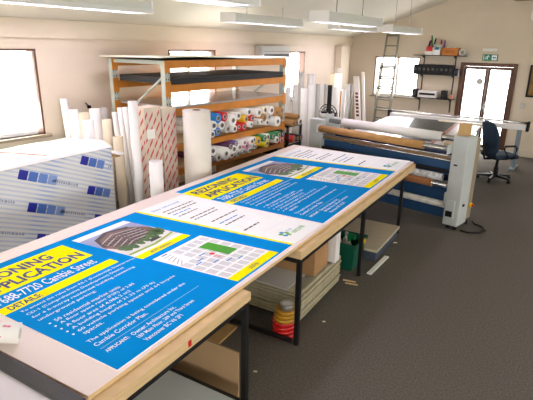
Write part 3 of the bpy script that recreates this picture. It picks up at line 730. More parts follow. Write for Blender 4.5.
for x in (-3.72, -1.575): MB().box(x, x + .01, -.14, .1, 1.04, 1.16, LAMG).build('roll_bracket', t)
for x in (-3.725, -1.58):
    MB().box(x, x + .015, .1, .3, 1.14, 1.30, LAMG).build('film_bracket', t)
m = MB(); m.box(-.12, 0, 0, .13, 0, .15, mat('tan_card', (196, 160, 104), .7, var=.05), bev=.004); one(m, 'tan_block', 'tan card block standing on the laminator\'s right end housing', 'box', LM(-1.435, .08, 1.267), LR)
m = MB(); p0 = LM(-1.33, .06, .014); m.path([p0 + Vector(v) for v in ((0, 0, .0), (.1, -.02, 0), (.22, .06, 0), (.27, .2, 0), (.2, .33, 0), (.09, .38, 0), (.05, .40, .03))], .012, BLACKP); one(m, 'power_cable', 'black power cable looping on the carpet by the laminator foot', 'cable')
m = MB(); m.cyl((0, 0, 0), (0, 0, .08), .075, GREYT, seg=20); m.cyl((0, 0, .08), (0, 0, .105), .05, BLACKP, seg=18)
one(m, 'spool', 'short grey spool sitting on the laminator\'s left end housing', 'spool', LM(-3.84, .2, 1.221))

# outfeed table with a glossy print
t = thing('outfeed_table', 'long table behind the laminator carrying the glossy print', 'table', (-3.72, 7.42, 0), .1)
MB().box(0, 1.95, 0, 3.08, .84, .87, mat('outfeed_top', (180, 176, 166), .4)).build('tabletop', t)
for x in (.05, 1.85):
    for y in (.05, 2.98): MB().box(x, x + .05, y, y + .05, 0, .84, LAMG).build('leg', t)
# print
def printmat():
    m = bpy.data.materials.new('glossy_print'); m.use_nodes = True; nt = m.node_tree; b = nt.nodes['Principled BSDF']
    b.inputs['Roughness'].default_value = .45; b.inputs['Specular IOR Level'].default_value = .08
    tc = nt.nodes.new('ShaderNodeTexCoord'); mp = nt.nodes.new('ShaderNodeMapping'); mp.inputs['Scale'].default_value = (3, 9, 1)
    n = nt.nodes.new('ShaderNodeTexNoise'); n.inputs['Scale'].default_value = 3; n.inputs['Detail'].default_value = 6
    r = nt.nodes.new('ShaderNodeValToRGB'); e = r.color_ramp.elements; e[0].position = .42; e[0].color = (.02, .02, .016, 1); e[1].position = .72; e[1].color = (.16, .15, .12, 1)
    nt.links.new(tc.outputs['Object'], mp.inputs[0]); nt.links.new(mp.outputs[0], n.inputs['Vector']); nt.links.new(n.outputs['Fac'], r.inputs[0]); nt.links.new(r.outputs[0], b.inputs['Base Color'])
    return m
PM = printmat(); GW = mat('glossy_white', (246, 246, 246), .2)
t = thing('glossy_print', 'large glossy black and white print on the table behind laminator', 'print', (-3.715, 7.44, .871), .1)
m = MB(); m.box(0, 1.62, 0, 3.02, 0, .004, GW); m.build('paper', t)
m = MB(); m.face([(.95, .25, .0046), (1.46, .25, .0046), (1.46, 2.98, .0046), (.56, 2.98, .0046)], PM); m.build('photo_area', t, recalc=False)
m = MB(); m.face([(1.47, .15, .0046), (1.53, .15, .0046), (1.53, 2.98, .0046), (1.47, 2.98, .0046)], mat('rust_red_print', (150, 50, 34), .3)); m.build('red_edge_band', t, recalc=False)
m = MB(); m.box(0, .12, 0, 2.2, 0, .03, mat('tan_lath', (178, 158, 122), .6)); one(m, 'tan_lath', 'tan wooden lath lying along the right side of glossy print', 'lath', (-2.05, 7.75, .8715), .1)

# cutting rail stand at the back
RAILL = mat('rail_leg_grey', (128, 142, 152), .5)
t = thing('cutting_rail', 'long white cutting rail on steel legs in front of the far door', 'cutter', (-4.15, 10.85, 0))
MB().box(0, 2.85, -.09, .03, .80, .90, WHITE, bev=.006).build('rail_body', t); MB().cyl((-.02, -.03, .945), (2.87, -.03, .945), .022, STEEL, seg=12).build('steel_bar', t)
MB().box(2.85, 2.9, -.11, .05, .78, .97, BLACKP, bev=.008).build('end_cap', t); MB().box(-.05, 0, -.11, .05, .78, .97, BLACKP, bev=.008).build('end_cap', t)
for x in (.1, 2.7):
    g = MB(); g.box(x, x + .08, -.08, .0, .03, .80, RAILL); l = g.build('leg', t); MB().box(x - .01, x + .09, -.28, .2, 0, .035, RAILL).build('foot_bar', l)
m = MB(); m.box(.16, 2.7, -.05, -.02, .3, .34, LAMG); m.build('cross_brace', t)
m = MB(); m.box(.7, 1.65, 0, .2, 0, .012, mat('pale_panel', (216, 206, 182), .5)); one(m, 'pale_panel', 'pale panel lying across the far part of glossy print', 'panel', (-3.6, 10.22, .877), .1)

# ------------------------------------------------------------------ office chair
t = thing('office_chair', 'navy fabric swivel chair beside the cutting rail', 'chair', (-1.52, 9.55, 0), -.75)   # faces local +y
for k in range(5):
    a = 2 * PI * k / 5 + .3
    g = MB(); c, s = math.cos(a), math.sin(a)
    g.hexa([(.04 * c - .03 * s, .04 * s + .03 * c, .07), (.04 * c + .03 * s, .04 * s - .03 * c, .07), (.3 * c + .018 * s, .3 * s - .018 * c, .06), (.3 * c - .018 * s, .3 * s + .018 * c, .06)], [(.04 * c - .03 * s, .04 * s + .03 * c, .12), (.04 * c + .03 * s, .04 * s - .03 * c, .12), (.3 * c + .018 * s, .3 * s - .018 * c, .09), (.3 * c - .018 * s, .3 * s + .018 * c, .09)], BLACKP)
    l = g.build('base_arm', t)
    MB().cyl((.29 * c - .02 * s, .29 * s + .02 * c, .03), (.29 * c + .02 * s, .29 * s - .02 * c, .03), .03, BLACKP, seg=14).build('castor', l)
MB().cyl((0, 0, .08), (0, 0, .42), .028, BLACKP, seg=12).cyl((0, 0, .08), (0, 0, .26), .045, BLACKP, seg=14).build('gas_column', t)
MB().box(-.12, .12, -.14, .12, .41, .44, BLACKP).build('seat_plate', t)
m = MB(); m.box(-.24, .24, -.22, .26, .44, .52, CHAIRF, bev=.035); m.build('seat', t)
m = MB()
pr = []
for k in range(24):
    a = 2 * PI * k / 24; sx = .235 * (abs(math.cos(a)) ** .75) * (1 if math.cos(a) > 0 else -1); sz = .3 * (abs(math.sin(a)) ** .75) * (1 if math.sin(a) > 0 else -1)
    pr.append((sx, sz))
f_ = lambda s, y: [(x * s, y - .05 * (1 - (x / .21) ** 2) - .06 * (z_ / .3), .795 + z_ * s * 1.08) for x, z_ in pr]
loops = [f_(.86, -.20), f_(1., -.215), f_(1., -.245), f_(.86, -.26)]
vs = [[m.bm.verts.new(p) for p in L] for L in loops]; mi_ = m.mi(CHAIRF)
for A_, B_ in zip(vs, vs[1:]):
    for k in range(24): f = m.bm.faces.new((A_[k], A_[(k + 1) % 24], B_[(k + 1) % 24], B_[k])); f.smooth = True
m.bm.faces.new(vs[0][::-1]); m.bm.faces.new(vs[-1]); m.build('backrest', t)
MB().path([(0, -.12, .42), (0, -.28, .42), (0, -.31, .5), (0, -.295, .72)], .022, BLACKP).build('back_stem', t)
for s in (-1, 1):
    MB().path([(s * .2, .1, .45), (s * .29, .1, .47), (s * .3, .12, .66), (s * .3, .08, .70), (s * .3, -.12, .70), (s * .3, -.14, .66), (s * .29, -.02, .48), (s * .2, -.02, .45)], .018, BLACKP).build('armrest', t)

# ------------------------------------------------------------------ pallet rack
RXF, RXB, RY0, RY1 = -4.5, -5.5, 4.17, 6.75
t = thing('pallet_rack', 'orange and grey pallet rack along the window wall holding vinyl rolls', 'rack', (RXF, RY0, 0))
L = RY1 - RY0; D = RXB - RXF
for x in (0, D):
    for y in (0, L):
        g = MB(); g.box(x - .035, x + .035, y - .04, y + .04, .004, 2.132, RACKG)
        up = g.build('upright', t)
        g = MB(); k = 0
        while .1 + k * .075 < 2.1:
            zz = .1 + k * .075
            for yy in (-.02, .02): g.box(x + .035, x + .036, y + yy - .006, y + yy + .006, zz, zz + .022, BLACKP)
            k += 1
        g.build('slot_holes', up)
        MB().box(x - .055, x + .055, y - .06, y + .06, 0, .005, RACKG).build('foot_plate', up)
for y in (0, L):
    for z0 in (.2, 2.085): MB().box(D + .035, -.035, y - .015, y + .015, z0, z0 + .045, RACKG).build('end_tie', t)
    for z0, z1 in ((1.3, 1.95), (.3, 1.0)):
        g = MB(); g.path([(D * .98, y, z0), (-.02, y, z1)], .016, RACKG, seg=6); g.build('diagonal_brace', t)
BEAM = [(2.04, 2.135), (1.75, 1.845), (1.45, 1.55), (1.0, 1.08), (.68, .755)]
for z0, z1 in BEAM:
    for x in (0, D):
        g = MB(); xx = x + (.0 if x == 0 else 0); g.box(xx - .03, xx + .045 if x == 0 else xx + .03, .042, L - .042, z0, z1, ORANGE)
        b = g.build('beam', t)
        for y in (.0, L):
            MB().box(x + .037, x + .047, y - .045, y + .045, z0 - .05, min(2.134, z1 + .04), ORANGE).build('beam_connector', b)
def rshelf(z, mt, th=.018): return MB().box(D + .05, -.045, .05, L - .05, z - th, z, mt).build('shelf_board', t)
rshelf(1.08 + .0, PLY); rshelf(.755, PLY); rshelf(2.135, MDF)
GLP = mat('brown_glossy_board', (150, 126, 110), .22, var=.05)
# boards lying in the rack
def draped(name, label, x0, x1, y0, y1, z, th, mt, amp=.02, ph=0.):
    m = MB(); nx, ny = 6, 24; i = m.mi(mt); g = []
    for s in (0, th):
        g.append([[m.bm.verts.new((x0 + (x1 - x0) * a / nx, y0 + (y1 - y0) * b / ny, z + s + amp * (.5 + .5 * math.sin(ph + 5.5 * b / ny)) * (.6 + .4 * a / nx))) for b in range(ny + 1)] for a in range(nx + 1)])
    for s in (0, 1):
        for a in range(nx):
            for b in range(ny): m.bm.faces.new((g[s][a][b], g[s][a + 1][b], g[s][a + 1][b + 1], g[s][a][b + 1]))
    for b in range(ny):
        for a in (0, nx): m.bm.faces.new((g[0][a][b], g[0][a][b + 1], g[1][a][b + 1], g[1][a][b]))
    for a in range(nx):
        for b in (0, ny): m.bm.faces.new((g[0][a][b], g[0][a + 1][b], g[1][a + 1][b], g[1][a][b]))
    return one(m, name, label, 'board')
draped('white_board', 'thin white board lying warped on the top of the rack', RXB - .1, RXF + .06, RY0 - .12, RY1 + .1, 2.138, .012, mat('greenish_white_board', (216, 220, 202), .5), .035, .6)
draped('shadow_sheet', 'thin dark green sheet painted as the shadow under the rack top board', RXB - .05, RXF + .055, RY0 - .1, RY1 - .9, 2.1365, .0012, mat('board_shadow_green', (40, 50, 44), .5), .001)  # dark sheet stands in for the shade under the warped white board
for k in range(2):
    m = MB(); m.box(RXB + .05, RXF + .055, RY0 + .06, RY1 - .07, 1.8475 + k * .042, 1.8475 + k * .042 + .04, mat('black_foam_board', (24, 24, 25), .6)); one(m, 'black_foam_board', ('lower' if k == 0 else 'upper') + ' black foam board on the second level of the rack', 'board')
m = MB(); m.box(RXB + .05, RXF + .052, RY0 + .05, RY1 - .06, 1.553, 1.575, mat('grey_edge', (150, 150, 146), .5)); m.box(RXB + .055, RXF + .048, RY0 + .055, RY1 - .065, 1.575, 1.577, GLP); one(m, 'glossy_brown_board', 'glossy brown board on the third level of the rack', 'board')

# vinyl rolls lying on the two lower shelves, ends to the aisle
def relax(rs, zs, zc, ya, yb, it=1500):
    for _ in range(it):
        for i in range(len(rs)):
            for j in range(i):
                dy, dz = rs[i][0] - rs[j][0], rs[i][1] - rs[j][1]; d = math.hypot(dy, dz) or 1e-4; o = rs[i][2] + rs[j][2] + .002 - d
                if o > 0:
                    rs[i][0] += dy / d * o / 2; rs[i][1] += dz / d * o / 2; rs[j][0] -= dy / d * o / 2; rs[j][1] -= dz / d * o / 2
            rs[i][1] = min(max(rs[i][1], zs + rs[i][2] + .001), zc - rs[i][2]); rs[i][0] = min(max(rs[i][0], ya + rs[i][2]), yb - rs[i][2])
def roll(name, label, y, z, r, x1, ln, mt, group, core=KRAFT, slope=0.):
    t = thing(name, label, 'roll', (x1, y, z), group=group)
    ri = min(.036, r * .62)
    MB().tube((0, 0, 0), (-ln, 0, 0), r, ri, mt, core, mt, seg=18).build('vinyl', t)
    MB().tube((.008, 0, 0), (-ln + .01, 0, 0), ri, ri - .007, core, mat('tube_inside', (120, 112, 104), .8), core, seg=16).build('core', t)
ROLLS4 = [(217.5, 119, 5, BLU, 'blue'), (221, 124.5, 4.2, WHITE, 'white'), (213, 126, 4.6, PAPERW, 'white'), (217.5, 131, 4, BLU, 'blue'), (212, 133, 3.6, PAPERW, 'white'), (224, 117.5, 4.6, RED, 'red'), (233.5, 122, 5.6, PAPERW, 'white'), (229, 129, 4, GREYT, 'grey'), (235, 127.5, 3.6, PAPERW, 'white'), (240.5, 127, 3, RED, 'red'), (245.5, 124, 4.2, RED, 'dark red'), (250.5, 124, 3, PAPERW, 'white'), (247, 118, 3.6, YEL, 'yellow'), (252.5, 118.5, 3.4, RED, 'red'), (256.5, 122.5, 2.6, GREYT, 'grey'), (265, 117.5, 3.8, KRAFT, 'kraft brown'), (260.5, 121.5, 2.6, PAPERW, 'white'), (273.5, 111.5, 4.2, PAPERW, 'white'), (276.5, 124.5, 5, PAPERW, 'white'), (276, 116, 3.2, KRAFT, 'kraft brown'), (268, 122.5, 3., PAPERW, 'white'), (258, 112.5, 4.2, PAPERW, 'white'), (266, 110.5, 3.6, CREAMT, 'cream'), (240, 116, 3.6, PAPERW, 'white'), (281, 110.5, 3.2, KRAFT, 'kraft brown'), (281.5, 117.5, 3.2, KRAFT, 'kraft brown'), (270, 117, 3, GREYT, 'grey'), (248, 112.5, 3.6, PAPERW, 'white')]
ROLLS5 = [(218, 138.5, 5, PAPERW, 'white'), (225, 147, 6.4, PAPERW, 'white'), (222, 156, 4.2, GREYT, 'grey'), (213.5, 155.5, 4.2, PURP, 'purple'), (214, 148, 4.2, GREYT, 'grey'), (233.5, 143.5, 4, PAPERW, 'white'), (238, 148, 3.2, GREYT, 'grey'), (232, 151, 3, PAPERW, 'white'), (228, 136.5, 3.4, PURP, 'purple'), (245.5, 139.3, 4.2, PINK, 'pink'), (250, 140.5, 3.4, PAPERW, 'white'), (243, 145.5, 3, GREYT, 'grey'), (248, 146.5, 2.8, PAPERW, 'white'), (253.5, 145.5, 2.8, GREYT, 'grey'), (260.5, 139, 4.4, YEL, 'yellow'), (266.8, 141.3, 3.6, LYEL, 'lemon yellow'), (257, 144.8, 2.6, PAPERW, 'white'), (270, 136, 3.4, PAPERW, 'white'), (275, 137.5, 3.4, PAPERW, 'white'), (273, 132, 3.4, GREEN, 'green'), (279, 131.8, 3.4, GREEN, 'dark green'), (239, 140, 3.4, PAPERW, 'white'), (262, 133.8, 3.4, GREEN, 'green'), (282, 138, 3.6, mat('orange_red_vinyl', (226, 62, 20), .35), 'orange red'), (251, 134.5, 3.2, PAPERW, 'white'), (244, 134.5, 3, PAPERW, 'white'), (236, 137, 2.8, mat('mauve_vinyl', (120, 90, 150), .4), 'mauve'), (283, 131, 3.2, BLACKP, 'black')]
for lst, zs, nm in ((ROLLS4, 1.081, 'upper'), (ROLLS5, .756, 'lower')):
    rs = []
    for (x, y, rp, mt, cn) in lst:
        p = on('x', -4.36, x, y); dist = (p - Vector((0, 0, CAMH))).length
        rs.append([p.y, p.z, rp / F * dist * 1.0])
    relax(rs, zs, {1.081: 1.44, .756: .99}[zs], RY0 + .05, RY1 - .05)
    order = sorted(range(len(lst)), key=lambda i: rs[i][0])
    for k, i in enumerate(order):
        y, z, r = rs[i]; cn = lst[i][4]
        same = [j for j in order if lst[j][4] == cn]; rk = same.index(i)
        lb = ('%s roll on the %s roll shelf of the rack' % (cn, nm)) if len(same) == 1 else ('%s roll on the %s roll shelf, %s of its colour from the near end' % (cn, nm, ORD[rk]))
        off = random.uniform(-.03, .02)
        roll('vinyl_roll', lb, y, z, r, -4.36 + off, 1.0, lst[i][3], 'rolls on the %s roll shelf' % nm, core=KRAFT if cn.startswith('kraft') else GREYT)
# things below the lower roll shelf
carton('cardboard_box', 'brown cardboard box on the floor under the rack\'s far end', (-4.62, 6.0, .002), 0, .7, .6, .55, CARD)
for k in range(3):
    m = MB(); m.box(-.85, 0, 0, 1.1, 0, .03, PAPERW); one(m, 'white_sheet_board', ['bottom', 'middle', 'top'][k] + ' white panel of the pile on the floor under the rack', 'panel', (-4.55 - .02 * k, 4.75 + .03 * k, .002 + k * .0325), group='white panels under the rack')
m = MB(); m.ellipsoid((0, 0, .15), .25, .36, .15, BLACKP); m.ellipsoid((.02, .2, .22), .15, .18, .1, BLACKP)
one(m, 'black_bag', 'black plastic bag slumped on white panels under the rack', 'bag', (-4.86, 5.3, .1))

# second little stand just past the rack with kraft rolls
t = thing('roll_stand', 'black stand beyond the rack carrying kraft and red rolls', 'stand', (-4.95, 6.84, 0))
for x in (0, .5):
    for y in (0, .42): MB().box(x, x + .035, y, y + .035, 0, 1.02, BLACKM).build('leg', t)
for z0 in (.72, 1.0): MB().box(0, .535, 0, .455, z0, z0 + .02, BLACKM).build('shelf_board', t)
MB().box(.02, .515, .02, .03, .1, .7, BLACKP).build('back_panel', t)
MB().box(.505, .515, .03, .42, .1, .7, BLACKP).build('side_panel', t)
STR = [(.065, 1.021 + .05, .05, KRAFT, 'kraft roll nearest on the top of the black stand'), (.175, 1.021 + .05, .05, KRAFT, 'middle kraft roll on the top of the black stand'), (.30, 1.021 + .055, .055, PAPERW, 'white roll with kraft core on top of the black stand'), (.22, 1.17, .05, KRAFT, 'kraft roll crowning the pile on the black stand'), (.108, .741 + .06, .06, RED, 'orange red roll on the lower level of the black stand'), (.23, .741 + .055, .055, BLACKP, 'black roll on the lower level of the black stand'), (.342, .741 + .05, .05, DARKM, 'dark grey roll on the lower level of the black stand')]
for y, z, r, mt, lb in STR: roll('vinyl_roll', lb, 6.84 + y, z, r, -4.36, .7, mt, 'rolls on the black stand')

# ------------------------------------------------------------------ standing rolls and cartons by the left wall
t = thing('large_film_roll', 'tall fat white film roll standing between the table and rack', 'roll', (-3.985, 4.16, 0))
MB().tube((0, 0, 0), (.0, 0, 1.585), .165, .05, mat('white_foam_film', (232, 226, 214), .5, var=.04, vscale=6), KRAFT, PAPERW, seg=36).build('film', t)
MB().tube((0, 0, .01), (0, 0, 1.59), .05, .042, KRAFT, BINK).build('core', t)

def print_carton(name, label, x, y, w, d, h, rz, lean=0.):
    t = thing(name, label, 'box', (x, y, 0), rz, group='tall cartons with red print')
    t.rotation_euler = (0, lean, rz)
    MB().box(-d, 0, 0, w, 0.0, h, mat('pale_carton', (214, 200, 182), .75, var=.05), bev=.004).build('body', t)
    INK = mat('carton_red_ink', (196, 84, 84), .7)
    for face in ('front', 'side'):
        m = MB(); W_ = w if face == 'front' else d
        k = -2
        while k * .135 < h + .4:
            z0 = k * .135
            segs = int(W_ / .02) + 1
            s = -.005
            while s < W_:
                e = s + random.choice((.05, .035, .06)); a0, b0 = max(s, .008), min(e, W_ - .008)
                za, zb = z0 + a0 * 1.5, z0 + b0 * 1.5
                if b0 > a0 and za > .02 and zb + .042 < h - .01:
                    P_ = (lambda q, zz: (.0012, q, zz)) if face == 'front' else (lambda q, zz: (-d + q, -.0012, zz))
                    m.face([P_(a0, za), P_(b0, zb), P_(b0, zb + .042), P_(a0, za + .042)], INK)
                s = e + .014
            k += 1
        m.build('red_print', t, recalc=False)
    if 'label' in label: MB().box(.0012, .0022, .03, .15, h - .36, h - .25, PAPERW).build('address_label', t)
print_carton('printed_carton', 'tall carton with red diagonal print and a white label', -4.26, 3.60, .255, .2, 1.635, .04, .0)
print_carton('printed_carton', 'tall carton with red diagonal print nearer the fat white roll', -4.26, 3.875, .215, .18, 1.60, .0, .0)

def stand_tube(label, x0, x1, ytop, plane, mt, lean=(0, 0), zlow=0., name='paper_tube', group=None, cap=None):
    """a hollow tube standing on the floor, its top at the photo pixel"""
    p = on('y', plane, (x0 + x1) / 2, ytop); dist = (p - Vector((0, 0, CAMH))).length
    r = (x1 - x0) / 2 / F * dist * 1.1
    h = p.z
    m = MB(); top = Vector((0, 0, h)); bot = Vector((lean[0], lean[1], .006))
    m.tube(bot, top, r, r * .84, mt, mt, mt, seg=18)
    t = thing(name, label, 'tube', (p.x, p.y, 0), group=group)
    m.build('tube_wall', t)
    if cap: MB().cyl(top + Vector((0, 0, -.01)), top + Vector((0, 0, .03 if cap is not True else .012)), r * (.86 if cap is True else .7), WHITE if cap is True else cap, seg=16).build('end_cap', t)
G1 = 'paper tubes by the left wall'
stand_tube('tallest slim white tube, leaning on the wall by the near window', 60.5, 66.5, 98.5, 3.62, PAPERW, (.14, 0), group=G1)
stand_tube('white tube right of the tallest leaning tube', 69.5, 77, 109.5, 3.48, PAPERW, (.1, 0), group=G1)
stand_tube('thick cream tube in the middle of the wall tubes', 76, 87.5, 113, 3.76, CREAMT, (.06, -.0), group=G1)
stand_tube('short bright white tube in front of the thick cream tube', 83.5, 92.5, 120, 3.5, WHITE, (.03, 0), group=G1)
stand_tube('wide white tube behind the short bright one', 90, 99, 108.5, 3.88, PAPERW, (.06, 0), group=G1)
stand_tube('grey white tube behind the cream one by the wall fitting', 101, 107, 107.5, 4.12, GREYT, (.0, 0), group=G1)
stand_tube('slim cream yellow tube at the end of the wrapped stack', 102.5, 110.5, 119.5, 3.65, CREAMT, (-.03, 0), group=G1)
stand_tube('white tube leaning left of three near the rack post', 112, 116.6, 112, 3.98, PAPERW, (.16, 0), group=G1)
stand_tube('white tube leaning in the middle of three near the rack post', 117.3, 122, 107.5, 3.98, PAPERW, (.16, 0), group=G1)
stand_tube('white tube leaning right of three near the rack post', 122.7, 127.5, 107, 3.98, PAPERW, (.16, 0), group=G1)
stand_tube('short cream tube low between the wrapped stack and white tubes', 113.5, 122, 136.5, 3.62, CREAMT, (.02, 0), group=G1)
stand_tube('tall white tube standing just left of the printed cartons', 128.5, 136.5, 101, 3.50, WHITE, (.03, 0), group=G1)
stand_tube('short wide white tube standing in front of the printed cartons', 149.5, 161.5, 161, 3.36, WHITE, (0, 0), group=G1)

# wrapped stack of panels
t = thing('wrapped_panel_stack', 'large film wrapped panel stack printed with blue squares', 'package', (-4.5, 0, 0))
BXW = mat('wrapped_white_panel', (216, 218, 214), .45, var=.02)
def stripes():
    m = bpy.data.materials.new('striped_wrap_film'); m.use_nodes = True; nt = m.node_tree; b = nt.nodes['Principled BSDF']; b.inputs['Roughness'].default_value = .4
    tc = nt.nodes.new('ShaderNodeTexCoord'); mp = nt.nodes.new('ShaderNodeMapping'); mp.inputs['Rotation'].default_value = (math.radians(21.5), 0, 0)
    w = nt.nodes.new('ShaderNodeTexWave'); w.bands_direction = 'Z'; w.inputs['Scale'].default_value = 7; w.inputs['Distortion'].default_value = .3
    w2 = nt.nodes.new('ShaderNodeTexWave'); w2.bands_direction = 'Y'; w2.inputs['Scale'].default_value = .5; w2.inputs['Distortion'].default_value = .5; w2.inputs['Phase Offset'].default_value = 2.0
    r1 = nt.nodes.new('ShaderNodeValToRGB'); r1.color_ramp.elements[0].position = .55; r1.color_ramp.elements[1].position = .8
    r2 = nt.nodes.new('ShaderNodeValToRGB'); r2.color_ramp.elements[0].position = .6; r2.color_ramp.elements[1].position = .95
    mm = nt.nodes.new('ShaderNodeMath'); mm.operation = 'MULTIPLY_ADD'
    r2.color_ramp.elements[0].color = (.5, .5, .5, 1)
    mu = nt.nodes.new('ShaderNodeMath'); mu.operation = 'MULTIPLY'
    mx = nt.nodes.new('ShaderNodeMix'); mx.data_type = 'RGBA'; mx.inputs[6].default_value = (*s2l((222, 224, 220)), 1); mx.inputs[7].default_value = (*s2l((160, 180, 216)), 1)
    L_ = nt.links.new
    L_(tc.outputs['Object'], mp.inputs[0]); L_(mp.outputs[0], w.inputs['Vector']); L_(mp.outputs[0], w2.inputs['Vector']); L_(w.outputs['Fac'], r1.inputs[0]); L_(w2.outputs['Fac'], r2.inputs[0])
    L_(r1.outputs[0], mu.inputs[0]); L_(r2.outputs[0], mu.inputs[1]); L_(mu.outputs[0], mx.inputs[0]); L_(mx.outputs[2], b.inputs['Base Color'])
    nt.nodes.remove(mm)
    return m
STR_ = stripes()
y0, y1 = 1.1, 3.3
m = MB(); m.hexa([(-.85, y0, .0), (0, y0, .0), (0, y1, .0), (-.85, y1, .0)], [(-.85, y0, 1.14), (0, y0, 1.14), (0, y1, 1.205), (-.85, y1, 1.2)], STR_); m.build('wrapped_body', t)
m = MB(); nx, ny = 14, 30; i = m.mi(FILM); g = []
random.seed(3)
for a in range(nx + 1):
    row = []
    for b in range(ny + 1):
        X = -.86 + .872 * a / nx; Y = y0 - .005 + (y1 - y0 + .015) * b / ny; zz = 1.143 + .0635 * b / ny + .003
        ed = min(1, min(a, nx - a) / 2.5)
        zz += ed * (.02 + .018 * math.sin(2.1 * Y * 3 + X * 5) + .014 * math.sin(7 * X + 3 * Y) + random.uniform(0, .012))
        row.append(m.bm.verts.new((X, Y, zz)))
    g.append(row)
for a in range(nx):
    for b in range(ny): f = m.bm.faces.new((g[a][b], g[a + 1][b], g[a + 1][b + 1], g[a][b + 1])); f.smooth = True
m.build('film_top', t)
m = MB(); m.path([(-.52 + .0 * k, 1.5 + .1 * k, 1.235 + .035 * math.sin(k * PI / 9)) for k in range(8)] + [(-.3, 2.45, 1.235), (-.1, 2.58, 1.215)], .007, mat('orange_red_tape', (226, 90, 60), .5)); m.build('red_tape_strand', t)
NB = [mat('logo_navy_blue', (24, 36, 150), .5), mat('logo_mid_blue', (72, 112, 190), .5), mat('logo_soft_blue', (104, 138, 205), .5), mat('logo_pale_blue', (136, 164, 216), .5)]
ang = math.radians(-21.5); ca, sa = math.cos(ang), math.sin(ang)
ztop = lambda Y: 1.14 + .065 * (Y - y0) / (y1 - y0)
k = 0
for r_ in range(-1, 4):
    for c_ in range(-2, 3):
        oy, oz = 2.245 + .68 * c_ + .045 * r_, 1.155 + .02 * c_ - .345 * r_
        m = MB(); okc = 0
        def put(pts, mt):
            P_ = [(.002, oy + p * ca - q * sa, oz + p * sa + q * ca) for p, q in pts]
            if all(y0 < p[1] < y1 - .004 and .02 < p[2] < ztop(p[1]) - .002 for p in P_): m.face(P_, mt); return 1
            return 0
        for s in range(4):
            okc += put([(s * .104, -.095), (s * .104 + .092, -.095), (s * .104 + .092, 0), (s * .104, 0)], NB[s])
        # faint lettering after the squares
        q = .36
        while q < .66:
            w_ = random.uniform(.012, .03); okc += put([(q, -.068), (q + w_, -.068), (q + w_, -.068 + random.uniform(.018, .034)), (q, -.04)], mat('faint_grey_ink', (152, 158, 176), .6)); q += w_ + .008
        if okc: m.build('blue_square_print', t, recalc=False)
        else: m.bm.free()
MB().box(-.22, .08, 3.301, 3.36, 1.10, 1.135, CARD).build('card_edge_guard', t); MB().box(-.22, .14, 3.301, 3.39, 1.1355, 1.141, FILM).build('film_corner', t)
# shelf-like support: it sits against the stack
# ------------------------------------------------------------------ far corner tubes
G2 = 'pipes in the far corner'
FT = [(286, 290.7, 87.5, 7.9, GREYT, 'short pinkish grey tube just past the rack post'), (293, 298.2, 85, 8.0, GREYT, 'grey tube with a small cap beyond the rack', ), (299, 303.6, 71.5, 8.4, GREYT, 'tall grey tube in front of the third window'), (301.3, 307.5, 88.5, 7.7, PAPERW, 'wide pale tube standing foremost in the far corner'), (307.6, 311.2, 74, 8.8, PAPERW, 'tall pale tube right of the third window frame'), (312, 315, 74, 8.9, WHITE, 'tall bright white tube beside the tall pale one'), (309.3, 315.5, 85.2, 8.1, PAPERW, 'wide pale tube below the tall bright white one'), (316, 320.3, 84, 8.2, GREYT, 'grey tube right of the wide pale tubes'), (320.7, 324, 84.3, 8.4, PAPERW, 'pale tube second left of the black plank'), (324.4, 327.6, 84.2, 8.5, GREYT, 'grey tube next left of the black plank'), (331.5, 336.8, 87.3, 9.05, PAPERW, 'pale tube just right of the black plank'), (342.2, 345.8, 89.5, 9.2, PAPERW, 'pale tube right of the brown strip'), (346.6, 350, 84.2, 9.4, GREYT, 'grey metal tube left of the leaning maroon sign'), (350.6, 353.4, 84.6, 9.5, ALU, 'bright metal tube nearest the leaning maroon sign')]
for (a, b, yt_, pl, mt, lb) in FT: stand_tube(lb, a, b, yt_, pl, mt, (random.uniform(-.03, .03), random.uniform(-.02, .02)), group=G2, cap=True if 'cap' in lb else None)
def plank(name, label, x0, x1, ytop, plane, d, mt, lean=0., cap=None):
    p = on('y', plane, x0, ytop); q = on('y', plane, x1, ytop); w = abs(q.x - p.x)
    m = MB(); m.box(0, w, 0, d, 0, p.z, mt)
    if cap: m.cyl((w * .5, d / 2, p.z), (w * .5, d / 2, p.z + .12), w * .28, cap, seg=12)
    return one(m, name, label, 'board', (p.x, plane, 0))
plank('white_carton', 'tall white carton with a pale cap among far corner tubes', 335, 339.8, 73.5, 10.2, .14, PAPERW, cap=GREYT)
plank('white_carton', 'tall pale carton behind the black plank in far corner', 330, 334.6, 74, 10.4, .14, CREAMT)
plank('black_plank', 'black plank standing among the far corner tubes', 328, 331.6, 85, 8.75, .04, BLACKP)
plank('brown_strip', 'brown wooden strip between tubes in the far corner', 340.4, 342.2, 91, 9.5, .03, OB)
t = thing('floor_fan', 'black floor fan on a stand behind the laminator\'s left end', 'fan', (-4.42, 8.3, 0))
MB().cyl((0, 0, 0), (0, 0, .04), .2, BLACKP, seg=24).build('base', t); MB().cyl((0, 0, .04), (0, .02, 1.0), .02, BLACKP, seg=10).build('pole', t)
m = MB()
for rr in (.2, .15, .1):
    m.path([(rr * math.cos(a), -.05 - .03 * (1 - rr / .2), 1.08 + rr * math.sin(a)) for a in [2 * PI * k / 24 for k in range(25)]], .008, BLACKP, seg=6)
for k in range(10):
    a = PI * k / 10; m.path([(.2 * math.cos(a), -.05, 1.08 + .2 * math.sin(a)), (0, -.09, 1.08), (-.2 * math.cos(a), -.05, 1.08 - .2 * math.sin(a))], .004, BLACKP, seg=5)
m.build('guard', t)
